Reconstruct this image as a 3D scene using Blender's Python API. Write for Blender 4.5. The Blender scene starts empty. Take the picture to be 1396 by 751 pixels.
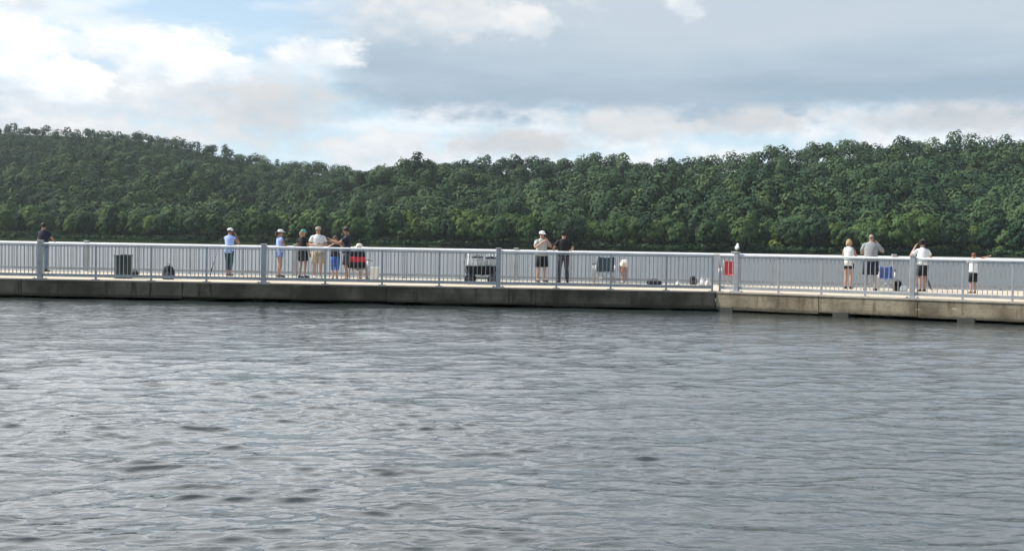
import bpy, bmesh, math, random
import numpy as np
from mathutils import Vector, Matrix, Euler

random.seed(7)
rng = np.random.default_rng(7)
SC = bpy.context.scene
COL = SC.collection
PI = math.pi

# ------------------------------------------------------------------ camera
F, CX, CY = 1500.0, 698.0, 375.5          # focal length and centre in pixels of the photograph
EYE = 1.79                                # eye height above the water
HAZE = 0.00004
DECK = 0.57                               # deck height above the water
PITCH = math.atan((CY - 335.2) / F)
ROLL = math.atan(0.0168)
fwd = Vector((0, math.cos(PITCH), -math.sin(PITCH)))
up0 = Vector((0, math.sin(PITCH), math.cos(PITCH)))
rt0 = Vector((1, 0, 0))
right = rt0 * math.cos(ROLL) + up0 * math.sin(ROLL)
up = up0 * math.cos(ROLL) - rt0 * math.sin(ROLL)
CAMPOS = Vector((0, 0, EYE))
cam_d = bpy.data.cameras.new('camera')
cam = bpy.data.objects.new('camera', cam_d)
COL.objects.link(cam)
cam.matrix_world = Matrix(((right.x, up.x, -fwd.x, 0), (right.y, up.y, -fwd.y, 0), (right.z, up.z, -fwd.z, EYE), (0, 0, 0, 1)))
cam_d.sensor_width = 36.0
cam_d.lens = 36.0 * F / 1396.0
cam_d.clip_start = 0.1
cam_d.clip_end = 30000
SC.camera = cam


def ray(px, py):
    return (fwd + right * ((px - CX) / F) + up * ((CY - py) / F)).normalized()


def at(px, py, z=DECK):
    d = ray(px, py)
    t = (z - EYE) / d.z
    return CAMPOS + d * t


def hor(px):                               # horizon row in the photograph at column px
    return 335.2 + 0.0168 * (px - CX)


# ------------------------------------------------------------------ sun, sky, exposure
SUN_AZ = math.radians(-80.5)               # measured from +Y towards +X: the sun stands left, a little beyond the pier
SUN_EL = math.radians(50)
sun_vec = Vector((math.sin(SUN_AZ) * math.cos(SUN_EL), math.cos(SUN_AZ) * math.cos(SUN_EL), math.sin(SUN_EL)))
sun_d = bpy.data.lights.new('sun', 'SUN')
sun_d.energy = 4.4
sun_d.angle = math.radians(0.55)
sun_d.color = (1.0, 0.94, 0.85)
sun_o = bpy.data.objects.new('sun', sun_d)
COL.objects.link(sun_o)
sun_o.rotation_euler = (-sun_vec).to_track_quat('-Z', 'Y').to_euler()
sun_o.location = (-40, 10, 60)

SC.view_settings.view_transform = 'Standard'
SC.view_settings.look = 'None'
SC.view_settings.gamma = 1.0
SC.view_settings.exposure = 0.55
SC.view_settings.use_curve_mapping = False


class NT:
    """small helper for node trees"""
    def __init__(self, tree):
        self.t = tree
        self.n = tree.nodes
        self.l = tree.links

    def node(self, typ, **kw):
        n = self.n.new(typ)
        for k, v in kw.items():
            setattr(n, k, v)
        return n

    def put(self, sock, v):
        if isinstance(v, bpy.types.NodeSocket):
            self.l.new(v, sock)
        else:
            if sock.type == 'RGBA' and len(v) == 3:
                v = (*v, 1)
            sock.default_value = v

    def m(self, op, a, b=0.0, c=0.0, clamp=False):
        n = self.node('ShaderNodeMath', operation=op)
        n.use_clamp = clamp
        self.put(n.inputs[0], a); self.put(n.inputs[1], b); self.put(n.inputs[2], c)
        return n.outputs[0]

    def smooth(self, x, lo, hi, a=0.0, b=1.0):
        n = self.node('ShaderNodeMapRange', interpolation_type='SMOOTHSTEP')
        for i, v in enumerate((x, lo, hi, a, b)):
            self.put(n.inputs[i], v)
        return n.outputs[0]

    def lin(self, x, lo, hi, a=0.0, b=1.0):
        n = self.node('ShaderNodeMapRange')
        for i, v in enumerate((x, lo, hi, a, b)):
            self.put(n.inputs[i], v)
        return n.outputs[0]

    def mix(self, f, a, b, mode='MIX'):
        n = self.node('ShaderNodeMix', data_type='RGBA', blend_type=mode)
        self.put(n.inputs[0], f); self.put(n.inputs[6], a); self.put(n.inputs[7], b)
        return n.outputs[2]

    def xyz(self, x, y, z):
        n = self.node('ShaderNodeCombineXYZ')
        self.put(n.inputs[0], x); self.put(n.inputs[1], y); self.put(n.inputs[2], z)
        return n.outputs[0]

    def noise(self, vec, scale=1.0, detail=4.0, rough=0.5, dist=0.0):
        n = self.node('ShaderNodeTexNoise')
        if vec is not None:
            self.l.new(vec, n.inputs['Vector'])
        self.put(n.inputs['Scale'], scale); self.put(n.inputs['Detail'], detail)
        self.put(n.inputs['Roughness'], rough); self.put(n.inputs['Distortion'], dist)
        return n.outputs[0]


world = bpy.data.worlds.new('World')
SC.world = world
world.use_nodes = True
W = NT(world.node_tree)
W.n.clear()
sky = W.node('ShaderNodeTexSky')
sky.sky_type = 'NISHITA'
sky.sun_disc = False
sky.sun_elevation = SUN_EL
sky.sun_rotation = SUN_AZ % (2 * PI)
sky.air_density = 1.0
sky.dust_density = 1.2
sky.ozone_density = 1.5
STR = 0.1
tc = W.node('ShaderNodeTexCoord')
sep = W.node('ShaderNodeSeparateXYZ')
W.l.new(tc.outputs['Generated'], sep.inputs[0])
gx, gy, gz = sep.outputs
az = W.m('ARCTAN2', gx, gy)
hyp = W.m('SQRT', W.m('ADD', W.m('MULTIPLY', gx, gx), W.m('MULTIPLY', gy, gy)))
el = W.m('ARCTAN2', gz, hyp)
U = W.m('MULTIPLY', az, 100.0)             # hundredths of a radian round the compass, 0 = across the river
V = W.m('MULTIPLY', el, 100.0)             # and above the horizon
# a seamless coordinate for the noise: direction with the height stretched
stretch = W.xyz(gx, gy, W.m('MULTIPLY', gz, 1.9))
nA = W.noise(stretch, 9.0, 7.0, 0.55)
nB = W.noise(stretch, 26.0, 6.0, 0.55)
nC = W.noise(stretch, 3.2, 4.0, 0.5)
nF = W.noise(stretch, 55.0, 7.0, 0.66)
flat = W.xyz(gx, gy, W.m('MULTIPLY', gz, 6.0))
nS = W.noise(flat, 5.0, 6.0, 0.55)
puff = W.m('ADD', W.m('MULTIPLY', W.m('SUBTRACT', nB, 0.5), 1.4), W.m('MULTIPLY', W.m('SUBTRACT', nF, 0.5), 1.3))


def uv(px, py):
    a = math.atan((px - CX) / F)
    return a * 100, (hor(px) - py) / F * math.cos(a) * 100


def blob(px, py, wx, wy, soft=0.45, rag=1.0):
    uc, vc = uv(px, py)
    a, b = wx / F * 100, wy / F * 100
    du = W.m('DIVIDE', W.m('SUBTRACT', U, uc), a)
    dv = W.m('DIVIDE', W.m('SUBTRACT', V, vc), b)
    d = W.m('SQRT', W.m('ADD', W.m('MULTIPLY', du, du), W.m('MULTIPLY', dv, dv)))
    e = W.m('ADD', W.m('SUBTRACT', 1.0, d), W.m('MULTIPLY', puff, rag))
    return W.smooth(e, -soft * 0.3, soft), dv


def K(c):
    return tuple(v / STR for v in c)


def K2(c):
    return tuple(v * 0.80 / STR for v in c)


blue = W.mix(1.0, sky.outputs[0], (0.95, 1.05, 1.07), 'MULTIPLY')
haze_f = W.lin(V, 0, 40, 0.88, 0.10)
base = W.mix(haze_f, blue, K2((0.60, 0.74, 0.84)))
# broken cloud over the whole vault
cov = W.smooth(W.m('ADD', W.m('MULTIPLY', nA, 0.55), W.m('MULTIPLY', nC, 0.45)), 0.50, 0.62)
cov = W.m('MULTIPLY', cov, W.smooth(V, 13, 24))
gcol = W.mix(W.smooth(nB, 0.36, 0.62), K2((0.55, 0.60, 0.66)), K2((0.86, 0.88, 0.90)))
base = W.mix(W.m('MULTIPLY', cov, 0.9), base, gcol)
# thin white veil high on the left
veil = W.m('MULTIPLY', W.m('MULTIPLY', W.smooth(nS, 0.44, 0.66), 0.7), W.smooth(V, 42, 18))
base = W.mix(veil, base, K2((0.86, 0.89, 0.92)))
# bright broken cloud deck higher up across the river: sunlit towards the sun, greyer away from it
deck_m = W.m('MULTIPLY', W.m('MULTIPLY', W.smooth(V, 22, 27), W.smooth(V, 95, 60)), W.smooth(W.m('ABSOLUTE', U), 150, 100))
deck_m = W.m('MULTIPLY', deck_m, W.smooth(W.m('ADD', W.m('MULTIPLY', nA, 0.6), W.m('MULTIPLY', nC, 0.4)), 0.30, 0.46))
deck_c = W.mix(W.smooth(U, -30, 30), K((1.95, 1.97, 1.99)), K((0.94, 1.03, 1.10)))
deck_c = W.mix(W.smooth(nB, 0.62, 0.34, 0.0, 0.45), deck_c, K((0.62, 0.67, 0.73)))
# grey sheet of stratocumulus covering the right half of the sky
lower = W.m('ADD', W.m('ADD', 11.2, W.m('MULTIPLY', W.m('SUBTRACT', nA, 0.5), 7.0)), W.m('MULTIPLY', W.m('SUBTRACT', nB, 0.5), 3.0))
left_edge = W.m('ADD', -17.0, W.m('MULTIPLY', W.m('SUBTRACT', nA, 0.5), 26.0))
sheet = W.m('MULTIPLY', W.smooth(U, W.m('SUBTRACT', left_edge, 3.0), W.m('ADD', left_edge, 8.0)), W.smooth(V, W.m('SUBTRACT', lower, 1.2), W.m('ADD', lower, 1.2)))
sheet = W.m('MULTIPLY', sheet, W.m('MULTIPLY', W.smooth(U, 160, 100), W.smooth(V, 75, 45)))
sb = W.smooth(V, 13.0, 20.0)
sb = W.m('ADD', W.m('MULTIPLY', sb, 0.95), W.m('MULTIPLY', W.m('SUBTRACT', nS, 0.45), 1.7), 0.0, clamp=True)
scol = W.mix(sb, K2((0.32, 0.42, 0.515)), K2((0.49, 0.565, 0.635)))
scol = W.mix(W.smooth(V, 21, 40), scol, K2((0.82, 0.87, 0.92)))
base = W.mix(W.m('MULTIPLY', sheet, 0.97), base, scol)
# low bright bank between the hill and the sheet
low = W.m('MULTIPLY', W.smooth(W.m('ADD', V, W.m('MULTIPLY', puff, 2.0)), 13.4, 11.6), W.smooth(nB, 0.36, 0.66))
low = W.m('MULTIPLY', low, W.smooth(U, -14, -6))
base = W.mix(W.m('MULTIPLY', low, 0.8), base, K2((0.82, 0.83, 0.86)))

base = W.mix(W.m('MULTIPLY', deck_m, 0.92), base, deck_c)
CUM = [  # cumulus heaps: column, row, half width, half height, whiteness, softness
    (520, 205, 95, 36, 0.86, 0.5), (840, 175, 120, 26, 0.78, 0.7), (700, 196, 120, 22, 0.7, 0.8), (1010, 168, 90, 22, 0.72, 0.8), (1300, 165, 170, 24, 0.72, 0.8),
    (600, 24, 160, 40, 0.84, 0.6), (925, 14, 30, 22, 0.9, 0.4), (712, 36, 48, 26, 0.86, 0.5),
    (30, 130, 150, 85, 0.88, 0.6), (230, 125, 130, 70, 0.86, 0.6), (360, 150, 110, 60, 0.74, 0.9), (215, 78, 100, 40, 1.0, 0.5), (20, 78, 75, 56, 1.0, 0.5),
    (95, 112, 48, 36, 1.0, 0.36), (430, 78, 62, 27, 0.95, 0.6), (300, 95, 45, 24, 1.0, 0.45), (30, 8, 40, 14, 0.9, 0.6), (110, 190, 220, 40, 0.84, 0.9),
    (-440, 60, 340, 150, 1.05, 0.8)]
for (px, py, wx, wy, wh, soft) in CUM:
    msk, dv = blob(px, py, wx, wy, soft, 1.0)
    shade = W.m('ADD', W.m('MULTIPLY', dv, 0.38), W.m('ADD', 0.52, W.m('MULTIPLY', W.m('SUBTRACT', nB, 0.5), 2.6)), 0.0, clamp=True)
    c = W.mix(shade, K2((0.60 * wh + .05, 0.68 * wh + .05, 0.755 * wh + .05)), K((0.80 * wh ** 1.6, 0.80 * wh ** 1.6, 0.80 * wh ** 1.6)))
    base = W.mix(W.m('MULTIPLY', msk, 0.92), base, c)

bg = W.node('ShaderNodeBackground')
W.l.new(base, bg.inputs[0])
bg.inputs[1].default_value = STR
wo = W.node('ShaderNodeOutputWorld')
W.l.new(bg.outputs[0], wo.inputs[0])


# ------------------------------------------------------------------ materials
def mat(name, color, rough=0.6, metal=0.0, var=0.0, scale=8.0, bump=0.0, spec=0.5):
    m = bpy.data.materials.new(name)
    m.use_nodes = True
    T = NT(m.node_tree)
    b = T.n['Principled BSDF']
    b.inputs['Roughness'].default_value = rough
    b.inputs['Metallic'].default_value = metal
    b.inputs['Specular IOR Level'].default_value = spec
    if var or bump:
        t = T.node('ShaderNodeTexCoord')
        nz = T.noise(t.outputs['Object'], scale, 5, 0.6)
        if var:
            lo = tuple(max(0, c * (1 - var)) for c in color)
            hi = tuple(min(1, c * (1 + var)) for c in color)
            T.put(b.inputs['Base Color'], T.mix(T.smooth(nz, 0.3, 0.7), lo, hi))
        else:
            T.put(b.inputs['Base Color'], color)
        if bump:
            bp = T.node('ShaderNodeBump')
            bp.inputs['Strength'].default_value = bump
            bp.inputs['Distance'].default_value = 0.02
            T.l.new(nz, bp.inputs['Height'])
            T.l.new(bp.outputs[0], b.inputs['Normal'])
    else:
        T.put(b.inputs['Base Color'], color)
    return m


def concrete_mat(name, color, stain=0.6, band=True):
    m = bpy.data.materials.new(name)
    m.use_nodes = True
    T = NT(m.node_tree)
    b = T.n['Principled BSDF']
    g = T.node('ShaderNodeNewGeometry')
    s = T.node('ShaderNodeSeparateXYZ')
    T.l.new(g.outputs['Position'], s.inputs[0])
    x, y, z = s.outputs
    big = T.noise(g.outputs['Position'], 0.9, 6, 0.6)
    fine = T.noise(g.outputs['Position'], 14, 6, 0.65)
    streak = T.noise(T.xyz(T.m('MULTIPLY', x, 5.0), T.m('MULTIPLY', y, 5.0), T.m('MULTIPLY', z, 0.6)), 1.0, 5, 0.6)
    lines = T.noise(T.xyz(T.m('MULTIPLY', x, 0.25), T.m('MULTIPLY', y, 0.25), T.m('MULTIPLY', z, 22)), 1.0, 4, 0.6)
    c = T.mix(T.smooth(big, 0.35, 0.65), tuple(v * (1 - 0.35 * stain) for v in color), tuple(min(1, v * (1 + 0.2 * stain)) for v in color))
    c = T.mix(T.m('MULTIPLY', T.smooth(streak, 0.50, 0.72), 0.75 * stain), c, tuple(v * k for v, k in zip(color, (0.42, 0.40, 0.36))))
    if band:
        c = T.mix(T.m('MULTIPLY', T.smooth(lines, 0.52, 0.75), 0.5 * stain), c, tuple(v * k for v, k in zip(color, (0.5, 0.46, 0.40))))
        pale = T.noise(T.xyz(T.m('MULTIPLY', x, 1.5), T.m('MULTIPLY', y, 1.5), T.m('MULTIPLY', z, 7)), 1.0, 4, 0.55)
        c = T.mix(T.m('MULTIPLY', T.smooth(pale, 0.66, 0.74), 0.8), c, tuple(min(1, v * 2.0) for v in color))
        alg = T.smooth(T.m('ADD', z, T.m('MULTIPLY', T.m('SUBTRACT', streak, 0.5), 0.16)), 0.19, 0.10)
        c = T.mix(T.m('MULTIPLY', alg, 0.75), c, (0.035, 0.038, 0.028))
    c = T.mix(T.lin(fine, 0.3, 0.7, 0.0, 0.4), c, tuple(v * 0.55 for v in color))
    T.put(b.inputs['Base Color'], c)
    b.inputs['Roughness'].default_value = 0.9
    b.inputs['Specular IOR Level'].default_value = 0.2
    bp = T.node('ShaderNodeBump')
    bp.inputs['Strength'].default_value = 0.5
    bp.inputs['Distance'].default_value = 0.02
    T.l.new(T.m('ADD', fine, big), bp.inputs['Height'])
    T.l.new(bp.outputs[0], b.inputs['Normal'])
    return m


M = {
    'deck': concrete_mat('deck_concrete', (0.52, 0.455, 0.36), 0.35, False),
    'wall_dark': concrete_mat('shaded_concrete', (0.165, 0.140, 0.102), 1.55),  # darker copy of the stained wall concrete, left run's shade in its colour
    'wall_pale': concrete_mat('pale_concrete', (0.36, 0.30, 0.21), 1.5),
    'pile': concrete_mat('pile_concrete', (0.22, 0.21, 0.18), 0.8),
    'rail': mat('grey_rail_paint', (0.37, 0.372, 0.37), 0.25, 0.0, 0.12, 3.0, spec=0.5),
    'handrail': mat('sunlit_handrail', (0.62, 0.62, 0.61), 0.25, 0.0, 0.08, 3.0, spec=0.6),  # rail paint lightened, sunlight on the top rail put into its colour
    'rail_old': mat('grey_rail_paint_worn', (0.34, 0.35, 0.36), 0.55, 0.0, 0.15, 3.0),
    'steel': mat('galvanised_steel', (0.42, 0.42, 0.42), 0.4, 0.7, 0.1, 20),
    'black': mat('black_fabric', (0.014, 0.014, 0.016), 0.85, 0, 0.4, 20, 0.4),
    'blackrub': mat('black_rubber', (0.012, 0.012, 0.012), 0.75),
    'green_bin': mat('dark_green_paint', (0.020, 0.040, 0.036), 0.5, 0, 0.2, 6),
    'white': mat('white_plastic', (0.78, 0.78, 0.76), 0.5, 0, 0.06, 6),
    'cream': mat('cream_cloth', (0.74, 0.70, 0.60), 0.85, 0, 0.08, 20, 0.3),
    'white_cloth': mat('white_cloth', (0.74, 0.75, 0.74), 0.85, 0, 0.08, 14, 0.3),
    'red': mat('red_fabric', (0.50, 0.022, 0.035), 0.8, 0, 0.15, 20, 0.3),
    'teal': mat('teal_fabric', (0.040, 0.066, 0.080), 0.85, 0, 0.2, 20, 0.3),
    'blue': mat('blue_fabric', (0.060, 0.12, 0.42), 0.8, 0, 0.15, 20, 0.3),
    'lightblue': mat('light_blue_cloth', (0.33, 0.45, 0.78), 0.85, 0, 0.1, 14, 0.3),
    'denim': mat('pale_denim', (0.17, 0.25, 0.50), 0.9, 0, 0.15, 30, 0.3),
    'royal': mat('blue_cotton', (0.045, 0.12, 0.36), 0.9, 0, 0.15, 14, 0.3),
    'jeans': mat('blue_jeans', (0.13, 0.19, 0.28), 0.9, 0, 0.2, 20, 0.3),
    'darkteal': mat('dark_teal_leggings', (0.020, 0.050, 0.066), 0.8, 0, 0.15, 14),
    'navy': mat('navy_cloth', (0.014, 0.017, 0.034), 0.85, 0, 0.2, 14, 0.3),
    'blackcloth': mat('black_cloth', (0.011, 0.011, 0.013), 0.85, 0, 0.2, 14, 0.3),
    'charcoal': mat('charcoal_cloth', (0.05, 0.052, 0.056), 0.9, 0, 0.2, 14, 0.3),
    'greyshirt': mat('grey_cloth', (0.27, 0.28, 0.29), 0.9, 0, 0.1, 14, 0.3),
    'palegrey': mat('pale_grey_cloth', (0.44, 0.45, 0.42), 0.9, 0, 0.1, 14, 0.3),
    'khaki': mat('khaki_cloth', (0.42, 0.36, 0.27), 0.9, 0, 0.1, 14, 0.3),
    'tan': mat('tan_cloth', (0.34, 0.28, 0.20), 0.9, 0, 0.1, 14, 0.3),
    'tealcap': mat('teal_green_cloth', (0.05, 0.30, 0.26), 0.85),
    'skin': mat('fair_skin', (0.43, 0.24, 0.17), 0.5, 0, 0.08, 10),
    'tanskin': mat('tanned_skin', (0.33, 0.17, 0.11), 0.5, 0, 0.08, 10),
    'hair_dark': mat('dark_hair', (0.012, 0.010, 0.009), 0.6, 0, 0.4, 60, 0.6),
    'hair_brown': mat('brown_hair', (0.060, 0.034, 0.020), 0.6, 0, 0.4, 60, 0.6),
    'hair_blonde': mat('blonde_hair', (0.36, 0.24, 0.12), 0.6, 0, 0.35, 60, 0.6),
    'hair_red': mat('auburn_hair', (0.18, 0.050, 0.028), 0.6, 0, 0.4, 60, 0.6),
    'hair_grey': mat('grey_hair', (0.16, 0.14, 0.13), 0.7, 0, 0.3, 60, 0.6),
    'eye': mat('dark_eye', (0.02, 0.015, 0.012), 0.3),
    'lip': mat('lip', (0.34, 0.13, 0.11), 0.5),
    'sole': mat('dark_shoe', (0.03, 0.028, 0.027), 0.7),
    'whiteshoe': mat('white_shoe', (0.7, 0.7, 0.7), 0.6),
    'brownshoe': mat('brown_sandal', (0.10, 0.06, 0.04), 0.7),
    'glass': mat('dark_lens', (0.01, 0.01, 0.012), 0.1),
    'rod': mat('rod_blank', (0.11, 0.045, 0.035), 0.35),
    'gull': mat('white_feathers', (0.78, 0.78, 0.77), 0.8, 0, 0.05, 30, 0.2),
    'gullwing': mat('grey_feathers', (0.40, 0.42, 0.45), 0.8, 0, 0.1, 30, 0.2),
    'beak': mat('yellow_beak', (0.6, 0.42, 0.08), 0.5),
    'stone': mat('pale_stone', (0.42, 0.35, 0.27), 0.9, 0, 0.25, 0.3, 0.5),
}


# ------------------------------------------------------------------ mesh helpers
class MB:
    """collects shapes into one mesh"""
    def __init__(self):
        self.v, self.f = [], []

    def add(self, vs, fs):
        o = len(self.v)
        self.v += [tuple(v) for v in vs]
        self.f += [tuple(i + o for i in f) for f in fs]
        return self

    def box(self, c, s, mtx=None, taper=1.0):
        x, y, z = s[0] / 2, s[1] / 2, s[2] / 2
        vs = []
        for dz, k in ((-z, 1.0), (z, taper)):
            for dx, dy in ((-x, -y), (x, -y), (x, y), (-x, y)):
                p = Vector((dx * k, dy * k, dz))
                if mtx:
                    p = mtx @ p
                vs.append(p + Vector(c))
        return self.add(vs, [(3, 2, 1, 0), (4, 5, 6, 7), (0, 1, 5, 4), (1, 2, 6, 5), (2, 3, 7, 6), (3, 0, 4, 7)])

    def bbox(self, c, s, b=0.01):
        """box with chamfered vertical edges and top edge"""
        x, y, z = s[0] / 2, s[1] / 2, s[2] / 2
        def ring(dx, dy, zz, k):
            return [(c[0] + p, c[1] + q, c[2] + zz) for p, q in ((-dx + k, -dy), (dx - k, -dy), (dx, -dy + k), (dx, dy - k), (dx - k, dy), (-dx + k, dy), (-dx, dy - k), (-dx, -dy + k))]
        r = [ring(x, y, -z, b), ring(x, y, z - b, b), ring(x - b, y - b, z, b)]
        vs = r[0] + r[1] + r[2]
        fs = [tuple(range(7, -1, -1)), tuple(range(16, 24))]
        for k in (0, 8):
            for i in range(8):
                j = (i + 1) % 8
                fs.append((k + i, k + j, k + 8 + j, k + 8 + i))
        return self.add(vs, fs)

    def tube(self, pts, radii, n=8, caps=True, flat=1.0):
        pts = [Vector(p) for p in pts]
        if not hasattr(radii, '__len__'):
            radii = [radii] * len(pts)
        vs, fs = [], []
        prev = None
        for i, p in enumerate(pts):
            d = (pts[min(i + 1, len(pts) - 1)] - pts[max(i - 1, 0)])
            d = d.normalized() if d.length > 1e-9 else Vector((0, 0, 1))
            if prev is None:
                a = Vector((1, 0, 0)) if abs(d.x) < 0.8 else Vector((0, 1, 0))
            else:
                a = prev
            a = (a - d * a.dot(d)).normalized()
            prev = a
            b = d.cross(a)
            r = radii[i]
            rx, ry = r if isinstance(r, tuple) else (r, r * flat)
            for k in range(n):
                t = 2 * PI * k / n
                vs.append(p + a * (math.cos(t) * rx) + b * (math.sin(t) * ry))
        for i in range(len(pts) - 1):
            for k in range(n):
                j = (k + 1) % n
                fs.append((i * n + k, i * n + j, (i + 1) * n + j, (i + 1) * n + k))
        if caps:
            fs.append(tuple(range(n - 1, -1, -1)))
            fs.append(tuple((len(pts) - 1) * n + k for k in range(n)))
        return self.add(vs, fs)

    def lathe(self, prof, n=16, c=(0, 0, 0), sx=1.0, sy=1.0):
        vs, fs = [], []
        for r, z in prof:
            for k in range(n):
                t = 2 * PI * k / n
                vs.append((c[0] + r * sx * math.cos(t), c[1] + r * sy * math.sin(t), c[2] + z))
        for i in range(len(prof) - 1):
            for k in range(n):
                j = (k + 1) % n
                fs.append((i * n + k, i * n + j, (i + 1) * n + j, (i + 1) * n + k))
        fs.append(tuple(range(n - 1, -1, -1)))
        fs.append(tuple((len(prof) - 1) * n + k for k in range(n)))
        return self.add(vs, fs)

    def ball(self, c, r, nu=10, nv=6, mtx=None):
        rx, ry, rz = r if hasattr(r, '__len__') else (r, r, r)
        vs, fs = [Vector((0, 0, -rz))], []
        for i in range(1, nv):
            t = -PI / 2 + PI * i / nv
            for k in range(nu):
                a = 2 * PI * k / nu
                vs.append(Vector((rx * math.cos(t) * math.cos(a), ry * math.cos(t) * math.sin(a), rz * math.sin(t))))
        vs.append(Vector((0, 0, rz)))
        last = len(vs) - 1
        for k in range(nu):
            j = (k + 1) % nu
            fs.append((0, 1 + j, 1 + k))
            for i in range(nv - 2):
                a = 1 + i * nu
                fs.append((a + k, a + j, a + nu + j, a + nu + k))
            a = 1 + (nv - 2) * nu
            fs.append((a + k, a + j, last))
        if mtx:
            vs = [mtx @ v for v in vs]
        return self.add([v + Vector(c) for v in vs], fs)

    def mesh(self, name, m, smooth=False):
        me = bpy.data.meshes.new(name)
        me.from_pydata(self.v, [], self.f)
        me.materials.append(m)
        if smooth:
            me.shade_smooth()
        me.update()
        return me

    def build(self, name, m, parent=None, smooth=False, loc=None):
        return link(name, self.mesh(name, m, smooth), parent, loc)


def link(name, data, parent=None, loc=None, rot=None):
    o = bpy.data.objects.new(name, data)
    COL.objects.link(o)
    if parent:
        o.parent = parent
    if loc is not None:
        o.location = loc
    if rot is not None:
        o.rotation_euler = rot
    return o


def thing(name, label, cat, loc=(0, 0, 0), rz=0.0, group=None):
    o = link(name, None, None, loc, (0, 0, rz))
    o.empty_display_size = 0.2
    o['label'] = label
    o['category'] = cat
    if group:
        o['group'] = group
    return o


def structure(o, label=None):
    o['kind'] = 'structure'
    if label:
        o['label'] = label
    return o


# ------------------------------------------------------------------ pier
def plan(px, depth):                       # plan position of photograph column px at a distance straight ahead
    d = ray(px, hor(px))
    return Vector((d.x / d.y * depth, depth, 0))


A0 = plan(0, 32.9)
CC = plan(977, 31.8)
B0 = plan(1396, 27.9)
dl = (CC - A0).normalized()
dr = (B0 - CC).normalized()
A = CC - dl * 28.0
B = CC + dr * 13.0


def back_y(x):
    return 38.9 - 0.114 * x


def seg_frame(p, d):
    return math.atan2(d.y, d.x)


pier = thing('pier', 'long low concrete fishing pier running across the water, pale deck and stained side walls', 'pier', (CC.x, CC.y, 0))


def poly_slab(mb, pts, z0, z1):
    n = len(pts)
    vs = [(p.x, p.y, z0) for p in pts] + [(p.x, p.y, z1) for p in pts]
    fs = [tuple(range(n - 1, -1, -1)), tuple(range(n, 2 * n))]
    for i in range(n):
        j = (i + 1) % n
        fs.append((i, j, n + j, n + i))
    mb.add(vs, fs)


D1 = Vector((26, back_y(26), 0))
D0 = Vector((A.x - 1, back_y(A.x - 1), 0))
loc = lambda p: Vector((p.x - CC.x, p.y - CC.y, 0))
mb = MB()
poly_slab(mb, [loc(A), loc(CC), loc(B), loc(D1), loc(D0)], 0.535, DECK)
mb.build('deck_slab', M['deck'], pier)
# fascia walls as cast panels under the lip of the deck
def fascia(p, d, length, edges, m, label):
    rz = math.atan2(d.y, d.x)
    n = Vector((-d.y, d.x, 0))
    for a, b, z0 in edges:
        mb = MB()
        L = b - a - 0.012
        mb.bbox((0, 0.135, (z0 + 0.533) / 2), (L, 0.24, 0.533 - z0), 0.008)
        q = p + d * ((a + b) / 2)
        o = mb.build('wall_panel', m, pier, False, loc(q))
        o.rotation_euler = (0, 0, rz)
        o['label'] = label


ed = []
x = 28.0
k = 0
while x > 0.1:
    w = [5.2, 4.4, 6.1, 4.9, 5.6, 4.7][k % 6]
    ed.append((max(0, x - w), x, 0.085 + 0.02 * ((k * 7) % 3 - 1)))
    x -= w
    k += 1
fascia(A, dl, 28, ed, M['wall_dark'], 'shade-darkened, stained concrete wall panel')
ed = []
x = 0.0
k = 0
while x < 13:
    w = [2.95, 2.6, 3.1, 2.4][k % 4]
    ed.append((x, min(13, x + w), 0.075 + 0.018 * ((k * 5) % 3 - 1)))
    x += w
    k += 1
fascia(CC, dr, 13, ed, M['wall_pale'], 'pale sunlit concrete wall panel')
# curb at the back of the deck
mb = MB()
q0, q1 = loc(D0), loc(D1)
bd = (q1 - q0).normalized()
bn = Vector((-bd.y, bd.x, 0))
poly_slab(mb, [q0 + bn * -0.02, q1 + bn * -0.02, q1 + bn * 0.12, q0 + bn * 0.12], 0.1, 0.532)
mb.build('back_wall', M['pile'], pier)
# piles standing in the water below
pile_me = MB().lathe([(0.22, -1.5), (0.22, 0.530)], 12).mesh('pile', M['pile'], True)
block_me = MB().bbox((0, 0, -0.45), (0.42, 0.32, 1.17), 0.01).mesh('support_block', M['pile'])
for i in range(7):
    for off in (0.75, 3.8):
        q = A + dl * (1.5 + i * 4.3) + Vector((-dl.y, dl.x, 0)) * off
        link('pile', pile_me, pier, loc(q))
for t in (0.3, 3.55, 6.75, 9.4, 11.9):
    q = CC + dr * t + Vector((-dr.y, dr.x, 0)) * 0.165
    o = link('support_block', block_me, pier, loc(q))
    o.rotation_euler = (0, 0, math.atan2(dr.y, dr.x))
    q = CC + dr * t + Vector((-dr.y, dr.x, 0)) * 3.0
    link('pile', pile_me, pier, loc(q))

# ------------------------------------------------------------------ railings
RH = 1.077
bal_me = MB().box((0, 0, (0.13 + RH - 0.07) / 2), (0.019, 0.019, RH - 0.07 - 0.13)).mesh('baluster', M['rail'])
mb = MB().bbox((0, 0, (RH - 0.03) / 2), (0.055, 0.055, RH - 0.045), 0.006)
mb.box((0, 0, 0.008), (0.20, 0.15, 0.016))
stan_me = mb.mesh('stanchion', M['rail'])
mb = MB().bbox((0, 0, 0.565), (0.138, 0.138, 1.13), 0.012)
mb.bbox((0, 0, 1.14), (0.158, 0.158, 0.03), 0.01)
post_me = mb.mesh('post', M['rail'])
mb = MB().bbox((0, 0, 0.012), (0.34, 0.26, 0.024), 0.006)
for sx in (-1, 1):
    for sy in (-1, 1):
        mb.lathe([(0.016, 0.024), (0.016, 0.045), (0.006, 0.052)], 6, (sx * 0.13, sy * 0.095, 0))
plate_me = mb.mesh('base_plate', M['steel'])


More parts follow.
